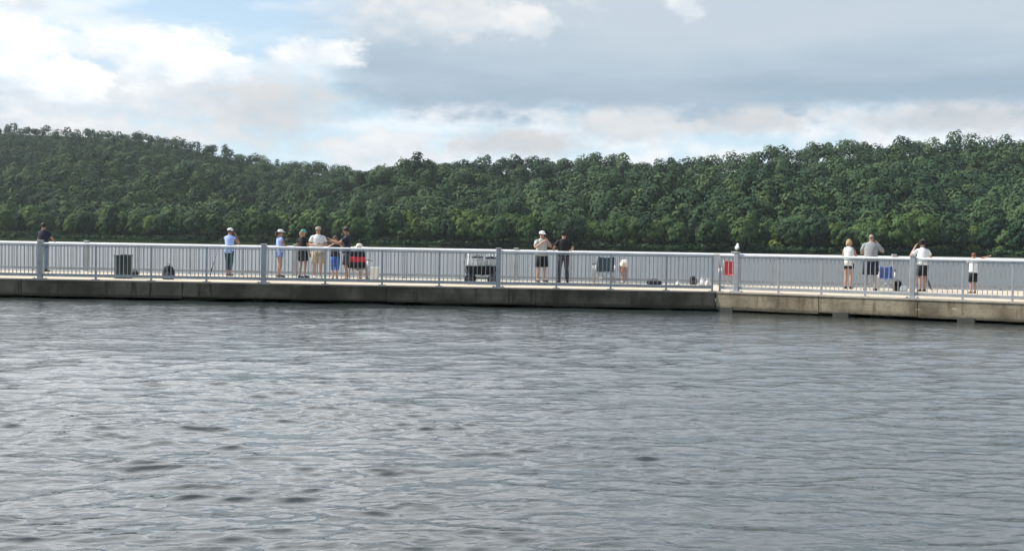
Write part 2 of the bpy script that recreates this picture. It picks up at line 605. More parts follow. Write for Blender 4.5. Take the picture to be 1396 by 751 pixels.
def railing(label, p, q, thick, thin, group=None, sp=0.121, ends=True):
    """straight railing run from p to q; thick and thin are distances of the posts along it"""
    d = q - p
    L = d.length
    t = thing('railing', label, 'railing', (p.x, p.y, DECK), math.atan2(d.y, d.x), group)
    mb = MB()
    stops = sorted(set([0.0, L] + list(thick)))
    prof = [(0.048 * math.cos(a), 0.044 * math.sin(a)) for a in np.linspace(math.radians(215), math.radians(-35), 11)]
    def run(a, b, z, prof):
        n = len(prof)
        vs = [(a, y, z + h) for y, h in prof] + [(b, y, z + h) for y, h in prof]
        fs = [tuple(range(n)), tuple(range(2 * n - 1, n - 1, -1))] + [(i, n + i, n + (i + 1) % n, (i + 1) % n) for i in range(n)]
        return vs, fs
    for a, b in zip(stops, stops[1:]):
        a2 = a + (0.076 if a in thick else 0)
        b2 = b - (0.076 if b in thick else 0)
        link('top_rail', MB().add(*run(a2, b2, RH - 0.032, prof)).mesh('top_rail', M['handrail']), t)
        mb = MB().add(*run(a2, b2, 0.118, [(-0.028, -0.044), (-0.028, 0.036), (-0.018, 0.046), (0.018, 0.046), (0.028, 0.036), (0.028, -0.044)]))
        mb.add(*run(a2, b2, RH - 0.085, [(-0.014, -0.014), (-0.014, 0.014), (0.014, 0.014), (0.014, -0.014)]))
        link('bottom_rail', mb.mesh('bottom_rail', M['rail']), t)
    for s in thick:
        o = link('post', post_me, t, (s, 0, 0))
        link('base_plate', plate_me, o)
    for s in thin:
        link('stanchion', stan_me, t, (s, 0, 0))
    posts = sorted([(s, 0.076) for s in thick] + [(s, 0.028) for s in thin])
    xs = [(0.0, 0.0)] + posts + [(L, 0.0)]
    for (a, wa), (b, wb) in zip(xs, xs[1:]):
        gap = b - a
        if gap < 0.2:
            continue
        n = max(1, round(gap / sp))
        for i in range(1, n):
            link('baluster', bal_me, t, (a + gap * i / n, 0, 0))
    return t


def along(px, p, d):
    """distance along the line p + s*d of the point seen at photograph column px"""
    r = ray(px, hor(px))
    # p + s d = k (r.x, r.y)
    den = d.x * r.y - d.y * r.x
    return -(p.x * r.y - p.y * r.x) / den


INSET = 0.14
nl = Vector((-dl.y, dl.x, 0))
nr = Vector((-dr.y, dr.x, 0))
pl = A + nl * INSET
tl = [along(x, pl, dl) for x in (55, 360, 680)]
sl = [along(x, pl, dl) for x in (131, 206.5, 282, 444, 521.5, 599.5, 759.5, 833.5, 909, 972)]
pl0 = pl + dl * 1.0
tl = [s - 1.0 for s in tl]
sl = [s - 1.0 for s in sl] + [tl[0] - 1.68, tl[0] - 3.36]
qe = pl + dl * along(973.2, pl, dl)
railing('grey metal railing along the near pier edge above the dark wall', pl0, qe, tl, sl)
# right run starts with a short bay at the corner
pr = CC + dr * 0.02 + nr * INSET
sr0 = along(982, pr, dr)
pr0 = pr + dr * sr0
L = 12.6 - sr0
tr = [along(x, pr0, dr) for x in (1005, 1245)]
sr = [0.01] + [along(x, pr0, dr) for x in (1062.5, 1121, 1181, 1314, 1382)]
sr += [sr[-1] + 1.75]
railing('near pale sunlit railing right of the corner, above the lighter concrete wall', pr0, pr0 + dr * L, tr, sr)
GULL_POST = pr0 + dr * tr[0]
# back railings
bdir = Vector((1, -0.114, 0)).normalized()
bn = Vector((-bdir.y, bdir.x, 0))
b0 = Vector((0, back_y(0) - 0.16, 0))
def bs(px):
    return along(px, b0, bdir)
mid = bs(704)
p0 = b0 + bdir * (bs(0) - 4)
o0 = bs(0) - 4
th = [bs(x) - o0 for x in (118, 403, 704)]
tn = []
for a, b in ((th[0] - 8.3, th[0]), (th[0], th[1]), (th[1], th[2])):
    tn += [a + (b - a) * k / 4 for k in (1, 2, 3) if a + (b - a) * k / 4 > 0.3]
railing('far railing along the back pier edge, half behind the group in caps', p0, p0 + bdir * (th[2]), th, tn)
p1 = b0 + bdir * (mid + 0.08)
th = [bs(x) - mid - 0.08 for x in (1000, 1219)]
th.append(th[1] + 7.0)
tn = []
for a, b in ((0, th[0]), (th[0], th[1]), (th[1], th[2])):
    tn += [a + (b - a) * k / 4 for k in (1, 2, 3)]
railing('far railing along the back pier edge, half behind the teal and blue chairs', p1, p1 + bdir * (th[2] + 0.5), th, tn)


# ------------------------------------------------------------------ people
def skin_mesh(name, verts, edges, radii, m, root=0, sub=1):
    me = bpy.data.meshes.new(name + '_cage')
    bm = bmesh.new()
    lay = bm.verts.layers.skin.verify()
    bv = []
    for p, r in zip(verts, radii):
        v = bm.verts.new(p)
        v[lay].radius = r if isinstance(r, tuple) else (r, r)
        bv.append(v)
    bv[root][lay].use_root = True
    for a, b in edges:
        bm.edges.new((bv[a], bv[b]))
    bm.to_mesh(me)
    bm.free()
    o = bpy.data.objects.new(name + '_cage', me)
    COL.objects.link(o)
    o.modifiers.new('skin', 'SKIN')
    s = o.modifiers.new('sub', 'SUBSURF')
    s.levels = sub
    s.render_levels = sub
    dg = bpy.context.evaluated_depsgraph_get()
    out = bpy.data.meshes.new_from_object(o.evaluated_get(dg))
    bpy.data.objects.remove(o)
    bpy.data.meshes.remove(me)
    out.materials.clear()
    out.materials.append(m)
    out.shade_smooth()
    out.name = name
    return out


def person(label, px, py, height, face, top=None, bottom=None, skin='skin', hair=None, hat=None, shoes='sole',
           arms=None, lean=0.0, head_turn=0.0, top_len=0.90, sleeve=0.45, leg_to=0.48, hairstyle='short',
           width=1.0, stance=0.10, glasses=False, seated=False, bend=0.0, loc=None, sleeve_m=None, step=0.0):
    """a figure facing -Y before turning by face (degrees); arms = {'L': (elbow, wrist), 'R': ...} in body space"""
    p = loc if loc is not None else at(px, py)
    root = thing('person', label, 'person', (p.x, p.y, p.z), math.radians(face), 'people on the pier')
    S = height / 1.75
    w = width
    pel = Vector((0, 0, 0.95))
    def sp(y, z):                            # a spine point, leaned forward about the hips
        d = Vector((0, y, z - 0.95))
        a = lean
        return pel + Vector((0, d.y * math.cos(a) - d.z * math.sin(a), d.z * math.cos(a) + d.y * math.sin(a)))
    waist, chest, neck, jaw = sp(0, 1.12), sp(0.0, 1.30), sp(0.015, 1.475), sp(0.0, 1.535)
    headc = jaw + Vector((0, -0.03, 0.085))
    crown = jaw + Vector((0, -0.01, 0.185))
    hips, knees, ankles, toes = {}, {}, {}, {}
    sh = {}
    if arms is None:
        arms = {}
    for s, c in (('L', 1), ('R', -1)):
        hips[s] = Vector((0.085 * c * w, 0, 0.90))
        if seated:
            hips[s] = Vector((0.085 * c * w, 0, 0.93))
            knees[s] = Vector((0.13 * c, -0.42, 0.95)); ankles[s] = Vector((0.14 * c, -0.50, 0.53)); toes[s] = Vector((0.15 * c, -0.66, 0.48))
        else:
            yo = step * c
            knees[s] = Vector(((0.085 + 0.3 * (stance - 0.085)) * c * w, -0.03 + yo * 0.5, 0.50)); ankles[s] = Vector((stance * c, 0.03 + yo, 0.085)); toes[s] = Vector((stance * c * 1.25, -0.14 + yo, 0.035))
        sh[s] = sp(0.0, 1.385) + Vector((0.160 * c * w, 0, 0))
    V, R, E = [], [], []
    def add(p, r, prev=None):
        V.append(Vector(p) * S)
        R.append(tuple(x * S for x in r) if isinstance(r, tuple) else r * S)
        if prev is not None:
            E.append((prev, len(V) - 1))
        return len(V) - 1
    i0 = add(pel, (0.145 * w, 0.105 * w))
    i1 = add(waist, (0.130 * w, 0.095 * w), i0)
    i2 = add(chest, (0.155 * w, 0.11 * w), i1)
    i2b = add(sp(0.005, 1.39), (0.085, 0.075), i2)
    i3 = add(neck, 0.055, i2b)
    i4 = add(jaw, (0.062, 0.075), i3)
    i5 = add(headc, (0.079, 0.098), i4)
    i6 = add(crown, (0.058, 0.075), i5)
    wrist_d = {}
    for s, c in (('L', 1), ('R', -1)):
        a = add(hips[s], 0.088 * w, i0)
        th = add((hips[s] * 0.55 + knees[s] * 0.45), 0.077 * w, a)
        k = add(knees[s], 0.055, th)
        cf = add(knees[s] * 0.62 + ankles[s] * 0.38 + Vector((0, 0.012, 0)), 0.054, k)
        an = add(ankles[s], 0.036, cf)
        hl = add(ankles[s] * 0.4 + toes[s] * 0.6 + Vector((0, 0, 0.005)), 0.040, an)
        add(toes[s], 0.030, hl)
        el, wr = arms.get(s, (Vector((0.235 * c * w, 0.02, 1.14)), Vector((0.25 * c * w, -0.05, 0.90))))
        el, wr = Vector(el), Vector(wr)
        b = add(sh[s], 0.055, i2b)
        e = add((sh[s] + el) / 2, 0.046 * w ** .5, b)
        e = add(el, 0.040, e)
        fm = add(el * 0.6 + wr * 0.4, 0.040, e)
        wq = add(wr, 0.027, fm)
        d = (wr - el).normalized()
        # hand: palm, four fingers of different lengths, thumb from the side of the palm
        side = Vector((0, -1, 0)) if abs(d.y) < 0.7 else Vector((-c, 0, 0))
        side = (side - d * side.dot(d)).normalized()
        nrm = d.cross(side) * c
        pm = add(wr + d * 0.05, (0.030, 0.022), wq)
        for j, (off, ln) in enumerate(((0.030, 0.072), (0.010, 0.082), (-0.010, 0.076), (-0.030, 0.060))):
            f1 = add(wr + d * 0.092 + side * off, 0.0105, pm)
            f2 = add(wr + d * (0.092 + ln * 0.5) + side * off * 1.15 - nrm * 0.010, 0.009, f1)
            add(wr + d * (0.092 + ln * 0.92) + side * off * 1.15 - nrm * 0.034, 0.0075, f2)
        t1 = add(wr + d * 0.052 + side * 0.043, 0.011, pm)
        add(wr + d * 0.092 + side * 0.062 - nrm * 0.012, 0.009, t1)
        wrist_d[s] = (wr, d)
    me = skin_mesh('body', V, E, R, M[skin])
    # nose, chin and ears pressed out of the head
    n = len(me.vertices)
    co = np.empty(n * 3); me.vertices.foreach_get('co', co); co = co.reshape(-1, 3)
    hc = np.array(headc * S)
    for off, push, rad in (((0, -0.10, -0.01), (0, -0.026, -0.006), 0.026), ((0, -0.08, -0.075), (0, -0.014, 0), 0.03),
                           ((0.079, 0.01, -0.01), (0.018, 0.006, 0), 0.024), ((-0.079, 0.01, -0.01), (-0.018, 0.006, 0), 0.024)):
        d2 = ((co - hc - np.array(off) * S) ** 2).sum(1)
        co += np.exp(-d2 / (2 * (rad * S) ** 2))[:, None] * np.array(push) * S
    me.vertices.foreach_set('co', co.ravel())
    me.update()
    link('body', me, root)

    def bld(mb, name, m, smooth=True):
        mb.v = [tuple(Vector(v) * S) for v in mb.v]
        return mb.build(name, M[m], root, smooth)
    # shirt
    if top:
        mb = MB()
        hem = sp(0, top_len)
        lo = pel if top_len > 0.93 else Vector((0, 0, top_len))
        mb.tube([lo, pel + Vector((0, 0, 0.03)), waist, chest, sp(0.003, 1.385), sp(0.006, 1.43), sp(0.01, 1.468), sp(0.012, 1.492)],
                [(0.180 * w, 0.135 * w), (0.176 * w, 0.132 * w), (0.158 * w, 0.122 * w), (0.176 * w, 0.130 * w), (0.172 * w, 0.116), (0.150 * w, 0.098), (0.098 * w, 0.080), (0.070, 0.066)], 18)
        for s, c in (('L', 1), ('R', -1)):
            el, wr = arms.get(s, (Vector((0.235 * c * w, 0.02, 1.14)), Vector((0.25 * c * w, -0.05, 0.90))))
            el = Vector(el)
            if sleeve > 0:
                e1 = sh[s].lerp(el, min(1, sleeve * 1.25))
                mb.tube([sh[s] + Vector((-0.10 * c, 0, 0.03)), sh[s] + Vector((-0.045 * c, 0, 0.016)), sh[s] + Vector((0.004 * c, 0, -0.004)), sh[s].lerp(e1, 0.5), e1], [0.045, 0.064, 0.070, 0.070, 0.071], 12)
            else:
                mb.tube([sh[s] + Vector((-0.09 * c, 0, 0.02)), sh[s] + Vector((-0.02 * c, 0, 0.015))], [0.05, 0.066], 8)
        bld(mb, 'shirt', top)
    if bottom:
        mb = MB()
        mb.tube([pel + Vector((0, 0, 0.06)), pel + Vector((0, 0, -0.04)), Vector((0, 0, 0.845))], [(0.158 * w, 0.118 * w), (0.178 * w, 0.132 * w), (0.150 * w, 0.118 * w)], 14)
        loose = 1.0 if leg_to > 0.3 else 0.86
        mb.ball((0, 0.005, 0.865), (0.12 * w, 0.112 * w, 0.075), 12, 8)
        for s, c in (('L', 1), ('R', -1)):
            pts = [hips[s] + Vector((0, 0, 0.0)), hips[s].lerp(knees[s], 0.45), knees[s]]
            rad = [0.106 * w, 0.097 * w * loose, 0.082 * loose]
            z = leg_to
            if z >= 0.5:                     # shorts end on the thigh
                f = (hips[s].z - z) / (hips[s].z - knees[s].z) if not seated else 0.8
                e = hips[s].lerp(knees[s], f)
                pts = [pts[0], hips[s].lerp(knees[s], f * 0.5), e]
                rad = [0.106 * w, 0.103 * w, 0.102 * w]
            else:
                f = (knees[s].z - z) / (knees[s].z - ankles[s].z)
                e = knees[s].lerp(ankles[s], min(1, f))
                pts += [knees[s].lerp(e, 0.5) + Vector((0, 0.012, 0)), e]
                rad += [0.074 * loose, (0.070 if leg_to < 0.15 else 0.066) * loose]
            mb.tube(pts, rad, 12)
        bld(mb, 'trousers' if leg_to < 0.2 else 'shorts', bottom)
    if shoes:
        for s in 'LR':
            mb = MB()
            a, t = ankles[s], toes[s]
            mb.tube([a + Vector((0, 0.055, -0.045)), a + Vector((0, 0.02, -0.035)), a.lerp(t, 0.5) + Vector((0, 0, -0.005)), t, t + Vector((0, -0.05, -0.005))],
                    [(0.034, 0.036), (0.045, 0.047), (0.050, 0.042), (0.052, 0.032), (0.034, 0.022)], 10)
            bld(mb, 'shoe', shoes)
    # head gear
    ct = headc + Vector((0, 0.0, 0.02))
    if hair:
        mb = MB()
        if hairstyle == 'fringe':
            mb.ball(ct + Vector((0, 0.030, -0.018)), (0.087, 0.088, 0.055), 12, 8)
        else:
            mb.ball(ct + Vector((0, 0.022, 0.022)), (0.092, 0.105, 0.098), 12, 8)
        if hairstyle == 'ponytail':
            mb.tube([ct + Vector((0, 0.11, 0.02)), ct + Vector((0, 0.17, -0.01)), ct + Vector((0, 0.165, -0.10)), ct + Vector((0, 0.14, -0.20))], [0.03, 0.042, 0.038, 0.012], 8)
        if hairstyle in ('bob', 'long'):
            dz = -0.12 if hairstyle == 'bob' else -0.24
            mb.tube([ct + Vector((0, 0.03, 0.04)), ct + Vector((0, 0.035, -0.05)), ct + Vector((0, 0.045, dz))], [(0.10, 0.105), (0.118, 0.10), (0.10, 0.065)], 12)
        if hairstyle == 'curly':
            for q in range(22):
                a1, a2 = random.uniform(0, 2 * PI), random.uniform(-0.5, 1.4)
                mb.ball(ct + Vector((0.10 * math.cos(a1) * math.cos(a2), 0.03 + 0.105 * math.sin(a1) * math.cos(a2) * (1 if math.sin(a1) > 0 else .5), 0.03 + 0.10 * math.sin(a2))), 0.042, 7, 5)
        bld(mb, 'hair', hair)
    if hat:
        kind, hm = hat
        mb = MB()
        if kind == 'cap':
            mb.lathe([(0.104, 0.0), (0.106, 0.03), (0.095, 0.07), (0.06, 0.098), (0.015, 0.106)], 14, ct + Vector((0, 0.008, 0.012)), 0.97, 1.10)
            mb.tube([ct + Vector((0, -0.06, 0.022)), ct + Vector((0, -0.135, 0.020)), ct + Vector((0, -0.19, 0.004))], [(0.090, 0.010), (0.080, 0.010), (0.040, 0.006)], 10)
        elif kind == 'backcap':
            mb.lathe([(0.104, 0.0), (0.106, 0.03), (0.095, 0.07), (0.06, 0.098), (0.015, 0.106)], 14, ct + Vector((0, 0.008, 0.012)), 0.97, 1.10)
        elif kind == 'sun':
            mb.lathe([(0.19, -0.006), (0.165, 0.008), (0.104, 0.016), (0.106, 0.05), (0.095, 0.085), (0.055, 0.11), (0.01, 0.115)], 18, ct + Vector((0, 0.008, 0.012)), 1.0, 1.05)
        bld(mb, 'cap' if 'cap' in kind else 'hat', hm)
    mb = MB()
    for c in (-1, 1):
        mb.ball(headc + Vector((0.032 * c, -0.088, 0.012)), (0.014, 0.012, 0.009), 8, 5)
    bld(mb, 'eyes', 'eye')
    mb = MB().ball(headc + Vector((0, -0.086, -0.052)), (0.024, 0.012, 0.008), 8, 5)
    bld(mb, 'mouth', 'lip')
    if glasses:
        mb = MB()
        for c in (-1, 1):
            mb.ball(headc + Vector((0.036 * c, -0.104, 0.012)), (0.030, 0.010, 0.020), 8, 5)
            mb.tube([headc + Vector((0.062 * c, -0.098, 0.016)), headc + Vector((0.084 * c, 0.01, 0.016))], 0.004, 6)
        mb.tube([headc + Vector((-0.02, -0.112, 0.016)), headc + Vector((0.02, -0.112, 0.016))], 0.004, 6)
        bld(mb, 'sunglasses', 'glass')
    return root


V3 = Vector
# 180 = back turned to the viewer, 0 = facing the viewer, +90 = facing the right of the picture
person('dark haired person in navy shirt and jeans, standing alone behind the leftmost thick post', 59, 370.5, 1.77, 172,
       'navy', 'jeans', 'tanskin', hair='hair_dark', shoes='sole', leg_to=0.10, width=1.12,
       arms={'L': (V3((0.27, -0.12, 1.17)), V3((0.20, -0.36, 1.10))), 'R': (V3((-0.27, -0.12, 1.17)), V3((-0.20, -0.36, 1.10)))})
person('person in white cap, light blue shirt and dark leggings leaning on the far railing', 312, 376.3, 1.68, 168,
       'lightblue', 'darkteal', 'tanskin', hair='hair_dark', hat=('backcap', 'white_cloth'), shoes='brownshoe', leg_to=0.22, lean=0.10, stance=0.05, width=1.0, sleeve=0.1,
       arms={'R': (V3((-0.34, -0.18, 1.13)), V3((-0.17, -0.22, 1.45))), 'L': (V3((0.22, -0.20, 1.15)), V3((0.06, -0.38, 1.12)))}, top_len=0.84)
person('person with white visor cap and ponytail, light blue top and denim shorts, facing right', 381, 378, 1.65, 118,
       'lightblue', 'denim', 'tanskin', hair='hair_brown', hairstyle='ponytail', hat=('cap', 'white_cloth'), shoes='sole', leg_to=0.74, stance=0.075, sleeve=0.2,
       arms={'L': (V3((0.20, -0.14, 1.14)), V3((0.10, -0.40, 1.09))), 'R': (V3((-0.22, -0.12, 1.14)), V3((-0.10, -0.38, 1.08)))})
person('person in teal green cap with blonde ponytail, black top and black shorts', 412.5, 379, 1.66, 150,
       'blackcloth', 'blackcloth', 'tanskin', hair='hair_blonde', hairstyle='ponytail', hat=('cap', 'tealcap'), shoes='sole', leg_to=0.62, stance=0.12, sleeve=0.35, width=1.08,
       arms={'L': (V3((0.30, -0.02, 1.16)), V3((0.30, -0.22, 1.24)))})
person('person in tan cap, sunglasses, white T-shirt and khaki shorts, facing the camera', 433, 379.5, 1.76, 12,
       'white_cloth', 'khaki', 'skin', hair='hair_brown', hat=('cap', 'tan'), shoes='whiteshoe', leg_to=0.5, width=1.14, glasses=True, sleeve=0.5,
       arms={'L': (V3((0.30, 0.0, 1.14)), V3((0.10, -0.24, 1.16))), 'R': (V3((-0.30, 0.0, 1.14)), V3((-0.10, -0.24, 1.14)))})
person('short person in navy top and blue capri trousers between two taller people', 456.5, 380.5, 1.46, 10,
       'navy', 'royal', 'skin', hair='hair_brown', shoes='brownshoe', leg_to=0.36, width=1.05, stance=0.075, sleeve=0.3, hairstyle='bob',
       arms={'L': (V3((0.30, -0.14, 1.28)), V3((0.10, -0.28, 1.50))), 'R': (V3((-0.30, -0.14, 1.26)), V3((-0.14, -0.30, 1.38)))})
person('person with dark hair and sunglasses in navy T-shirt, facing left with an arm held out', 472, 383.2, 1.74, -82,
       'navy', 'charcoal', 'tanskin', hair='hair_dark', shoes='brownshoe', leg_to=0.52, glasses=True, width=1.06, sleeve=0.45,
       arms={'R': (V3((-0.20, -0.26, 1.20)), V3((-0.10, -0.52, 1.27))), 'L': (V3((0.20, -0.26, 1.22)), V3((0.08, -0.50, 1.32)))})
person('person in white cap, pale grey T-shirt and black shorts with raised hands', 737.5, 384.6, 1.74, 24,
       'palegrey', 'blackcloth', 'skin', hair='hair_brown', hat=('cap', 'white_cloth'), shoes='sole', leg_to=0.52, width=1.2, stance=0.13, sleeve=0.55,
       arms={'L': (V3((0.31, -0.16, 1.20)), V3((0.07, -0.27, 1.44))), 'R': (V3((-0.31, -0.14, 1.17)), V3((-0.06, -0.27, 1.40)))})
person('person in black shirt, charcoal trousers and dark cap, back turned', 767.5, 385.3, 1.75, 188,
       'blackcloth', 'charcoal', 'skin', hair='hair_dark', hat=('backcap', 'blackcloth'), shoes='sole', leg_to=0.10, width=1.16, stance=0.14, sleeve=0.5,
       arms={'R': (V3((-0.34, -0.04, 1.17)), V3((-0.30, -0.26, 1.09))), 'L': (V3((0.34, -0.04, 1.17)), V3((0.30, -0.22, 1.06)))})
person('person in white sleeveless top and short black shorts with blonde bobbed hair', 1156, 394, 1.62, 150,
       'white_cloth', 'blackcloth', 'skin', hair='hair_blonde', hairstyle='bob', shoes='sole', leg_to=0.72, stance=0.085, sleeve=0.0, top_len=0.82,
       arms={'R': (V3((-0.22, -0.16, 1.15)), V3((-0.20, -0.42, 1.12))), 'L': (V3((0.22, -0.1, 1.15)), V3((0.15, -0.34, 1.10)))})
person('balding person in grey T-shirt and dark navy shorts holding a hand up to the chin', 1186, 396.5, 1.80, 160,
       'greyshirt', 'navy', 'skin', hair='hair_grey', hairstyle='fringe', shoes='sole', leg_to=0.50, width=1.2, stance=0.13, sleeve=0.6,
       arms={'R': (V3((-0.36, -0.16, 1.18)), V3((-0.20, -0.32, 1.42))), 'L': (V3((0.28, -0.06, 1.14)), V3((0.16, -0.32, 1.14)))})
person('curly dark haired person in white T-shirt and black shorts, elbow on the far railing', 1257, 397.5, 1.62, 176,
       'white_cloth', 'blackcloth', 'skin', hair='hair_dark', hairstyle='curly', shoes='sole', leg_to=0.54, stance=0.075, sleeve=0.45, lean=0.16, width=1.05,
       arms={'L': (V3((0.36, -0.22, 1.20)), V3((0.20, -0.26, 1.50))), 'R': (V3((-0.34, -0.18, 1.15)), V3((-0.20, -0.42, 1.12)))})
person('small child with auburn hair, white shirt and dark shorts, arms stretched along the far railing', 1326, 400, 1.24, 176,
       'white_cloth', 'blackcloth', 'skin', hair='hair_red', shoes='brownshoe', leg_to=0.50, stance=0.09, sleeve=0.4,
       arms={'R': (V3((-0.40, -0.10, 1.54)), V3((-0.64, -0.14, 1.60))), 'L': (V3((0.24, -0.24, 1.34)), V3((0.02, -0.36, 1.40)))})
person('child in white shorts bending down beside the teal chair, bare legs towards us', 851, 386, 1.30, 180,
       'cream', 'cream', 'skin', hair='hair_brown', shoes='whiteshoe', leg_to=0.76, stance=0.085, sleeve=0.3, lean=1.75,
       arms={'R': (V3((-0.14, -0.50, 0.62)), V3((-0.08, -0.52, 0.36))), 'L': (V3((0.14, -0.50, 0.62)), V3((0.08, -0.52, 0.36)))})


# ------------------------------------------------------------------ camp chairs
def camp_chair(label, px, py, face, cloth, arm_m='black', hb=0.90, w=0.52, band=None):
    p = at(px, py)
    t = thing('camp_chair', label, 'camp chair', (p.x, p.y, p.z), math.radians(face), 'folding camp chairs on the pier')
    def sheet(pts, th):
        """a bowed cloth sheet from rows of points, given thickness"""
        mb = MB()
        rows, cols = len(pts), len(pts[0])
        vs = [q for r in pts for q in r] + [q + Vector((0, 0.5, -0.5)).normalized() * th * -1 for r in pts for q in r]
        n = rows * cols
        fs = []
        for i in range(rows - 1):
            for j in range(cols - 1):
                a, b, c, d = i * cols + j, i * cols + j + 1, (i + 1) * cols + j + 1, (i + 1) * cols + j
                fs.append((a, b, c, d)); fs.append((n + d, n + c, n + b, n + a))
        rim = [j for j in range(cols)] + [i * cols + cols - 1 for i in range(1, rows)] + [(rows - 1) * cols + j for j in range(cols - 2, -1, -1)] + [i * cols for i in range(rows - 2, 0, -1)]
        for a, b in zip(rim, rim[1:] + rim[:1]):
            fs.append((b, a, n + a, n + b))
        return mb.add(vs, fs)
    back = []
    for i in range(7):
        f = i / 6
        row = []
        for j in range(7):
            u = j / 6 * 2 - 1
            row.append(Vector((u * w / 2 * (1 + 0.04 * f), 0.22 + 0.13 * f + 0.05 * (1 - u * u), 0.40 + (hb - 0.40) * f + (0.05 * u * u if i == 6 else 0))))
        back.append(row)
    b = sheet(back, 0.012).build('backrest', M[cloth], t, True)
    if band:
        rows = [[q + Vector((0, 0.016, 0)) for q in back[k]] for k in (2, 3, 4)]
        sheet(rows, 0.004).build('coloured_band', M[band], b, True)
    seat = [[Vector(((j / 6 * 2 - 1) * w / 2, -0.24 + 0.48 * i / 5, 0.43 - 0.05 * (1 - (j / 6 * 2 - 1) ** 2) - 0.03 * i / 5)) for j in range(7)] for i in range(6)]
    sheet(seat, 0.012).build('seat', M[cloth], t, True)
    for c in (-1, 1):
        arm = [[Vector((c * (w / 2 + 0.05) + du, -0.22 + 0.44 * i / 3, 0.63 + 0.01 * i)) for du in (-0.045, 0.045)] for i in range(4)]
        sheet(arm, 0.016).build('armrest', M[arm_m], t)
        for y in (-0.22, 0.22):
            MB().tube([(c * (w / 2 + 0.07), y, 0.0), (c * (w / 2 + 0.05), y, 0.62)], 0.011, 8).build('leg', M['steel'], t, True)
        MB().tube([(c * w / 2, 0.22, 0.36), (c * w / 2 * 1.04, 0.365, hb + 0.04)], 0.011, 8).build('back_pole', M['steel'], t, True)
        MB().tube([(c * (w / 2 + 0.07), -0.22, 0.03), (c * (w / 2 + 0.03), 0.22, 0.42)], 0.009, 8).build('side_brace', M['steel'], t, True)
    mb = MB()
    for y in (-0.22, 0.22):
        mb.tube([(-(w / 2 + 0.06), y, 0.03), (w / 2 + 0.04, y, 0.42)], 0.009, 8)
        mb.tube([((w / 2 + 0.06), y + 0.02, 0.03), (-(w / 2 + 0.04), y + 0.02, 0.42)], 0.009, 8)
    mb.build('cross_brace', M['steel'], t, True)
    return p


pc = camp_chair('black folding camp chair with a broad red band, holding the person in the sun hat', 489, 380.5, 168, 'black', hb=0.95, w=0.66, band='red')
rz = math.radians(168)
person('person in cream sun hat and grey shirt sitting in the black and red camp chair', 0, 0, 1.68, 168,
       'greyshirt', 'khaki', 'skin', hair='hair_grey', hat=('sun', 'cream'), shoes='sole', leg_to=0.55, seated=True,
       loc=pc + Vector((0, 0, -0.48)))
camp_chair('dark teal folding camp chair with its back turned, right of the person in black', 823, 385.5, 186, 'teal', hb=0.86, w=0.58)
camp_chair('bright red folding camp chair beside the gull on the thick post', 993, 390, 180, 'red', hb=0.82, w=0.46, arm_m='red')
camp_chair('bright blue folding camp chair to the right of the balding person', 1208, 396, 158, 'blue', hb=0.74, w=0.38)


# ------------------------------------------------------------------ objects standing on the deck
# litter bin
p = at(168, 379.5)
t = thing('litter_bin', 'round dark green litter bin with slatted sides behind the near railing', 'litter bin', p)
mb = MB().lathe([(0.20, 0.05), (0.235, 0.06), (0.25, 0.70), (0.235, 0.70), (0.22, 0.25), (0.02, 0.24)], 24)
mb.build('liner', M['blackrub'], t, True)
sl_me = MB().box((0.262, 0, 0.38), (0.012, 0.058, 0.64)).mesh('slat', M['green_bin'])
for k in range(24):
    o = link('slat', sl_me, t, None, (0, 0, 2 * PI * k / 24))
MB().lathe([(0.245, 0.70), (0.285, 0.70), (0.29, 0.72), (0.28, 0.745), (0.24, 0.745), (0.235, 0.72)], 24).build('rim', M['green_bin'], t, True)
MB().lathe([(0.27, 0.0), (0.28, 0.015), (0.27, 0.05), (0.20, 0.055)], 24).build('base', M['green_bin'], t, True)
# a small dark bag leaning at the bin
p = at(184, 376.5)
t = thing('bag', 'small dark bag lying on the deck against the litter bin', 'bag', p)
MB().ball((0, 0, 0.09), (0.13, 0.10, 0.09), 12, 8).build('pouch', M['black'], t, True)
MB().tube([(-0.06, 0, 0.16), (-0.03, 0, 0.22), (0.03, 0, 0.22), (0.06, 0, 0.16)], 0.01, 6).build('strap', M['black'], t, True)


def backpack(label, p, rz, m='black', s=1.0, cat='backpack'):
    t = thing('backpack', label, cat, p, rz)
    prof = [(0.0, 0.17, 0.13), (0.04, 0.195, 0.15), (0.16, 0.20, 0.155), (0.30, 0.185, 0.14), (0.40, 0.14, 0.11), (0.455, 0.06, 0.06)]
    mb = MB().tube([(0, 0, z * s) for z, a, b in prof], [(a * s, b * s) for z, a, b in prof], 16)
    mb.build('bag_body', M[m], t, True)
    mb = MB().tube([(0, -0.145 * s, z * s) for z in (0.03, 0.07, 0.18, 0.22)], [(0.10 * s, 0.03 * s), (0.135 * s, 0.05 * s), (0.13 * s, 0.045 * s), (0.09 * s, 0.02 * s)], 12)
    mb.build('front_pocket', M['charcoal'], t, True)
    for c in (-1, 1):
        MB().tube([(c * 0.09 * s, 0.11 * s, 0.42 * s), (c * 0.11 * s, 0.19 * s, 0.34 * s), (c * 0.11 * s, 0.20 * s, 0.18 * s), (c * 0.10 * s, 0.14 * s, 0.05 * s)], [(0.012, 0.022)] * 4, 6).build('shoulder_strap', M[m], t, True)
    MB().tube([(-0.04 * s, 0.03, 0.44 * s), (-0.03 * s, 0.03, 0.50 * s), (0.03 * s, 0.03, 0.50 * s), (0.04 * s, 0.03, 0.44 * s)], 0.008, 6).build('handle', M[m], t, True)


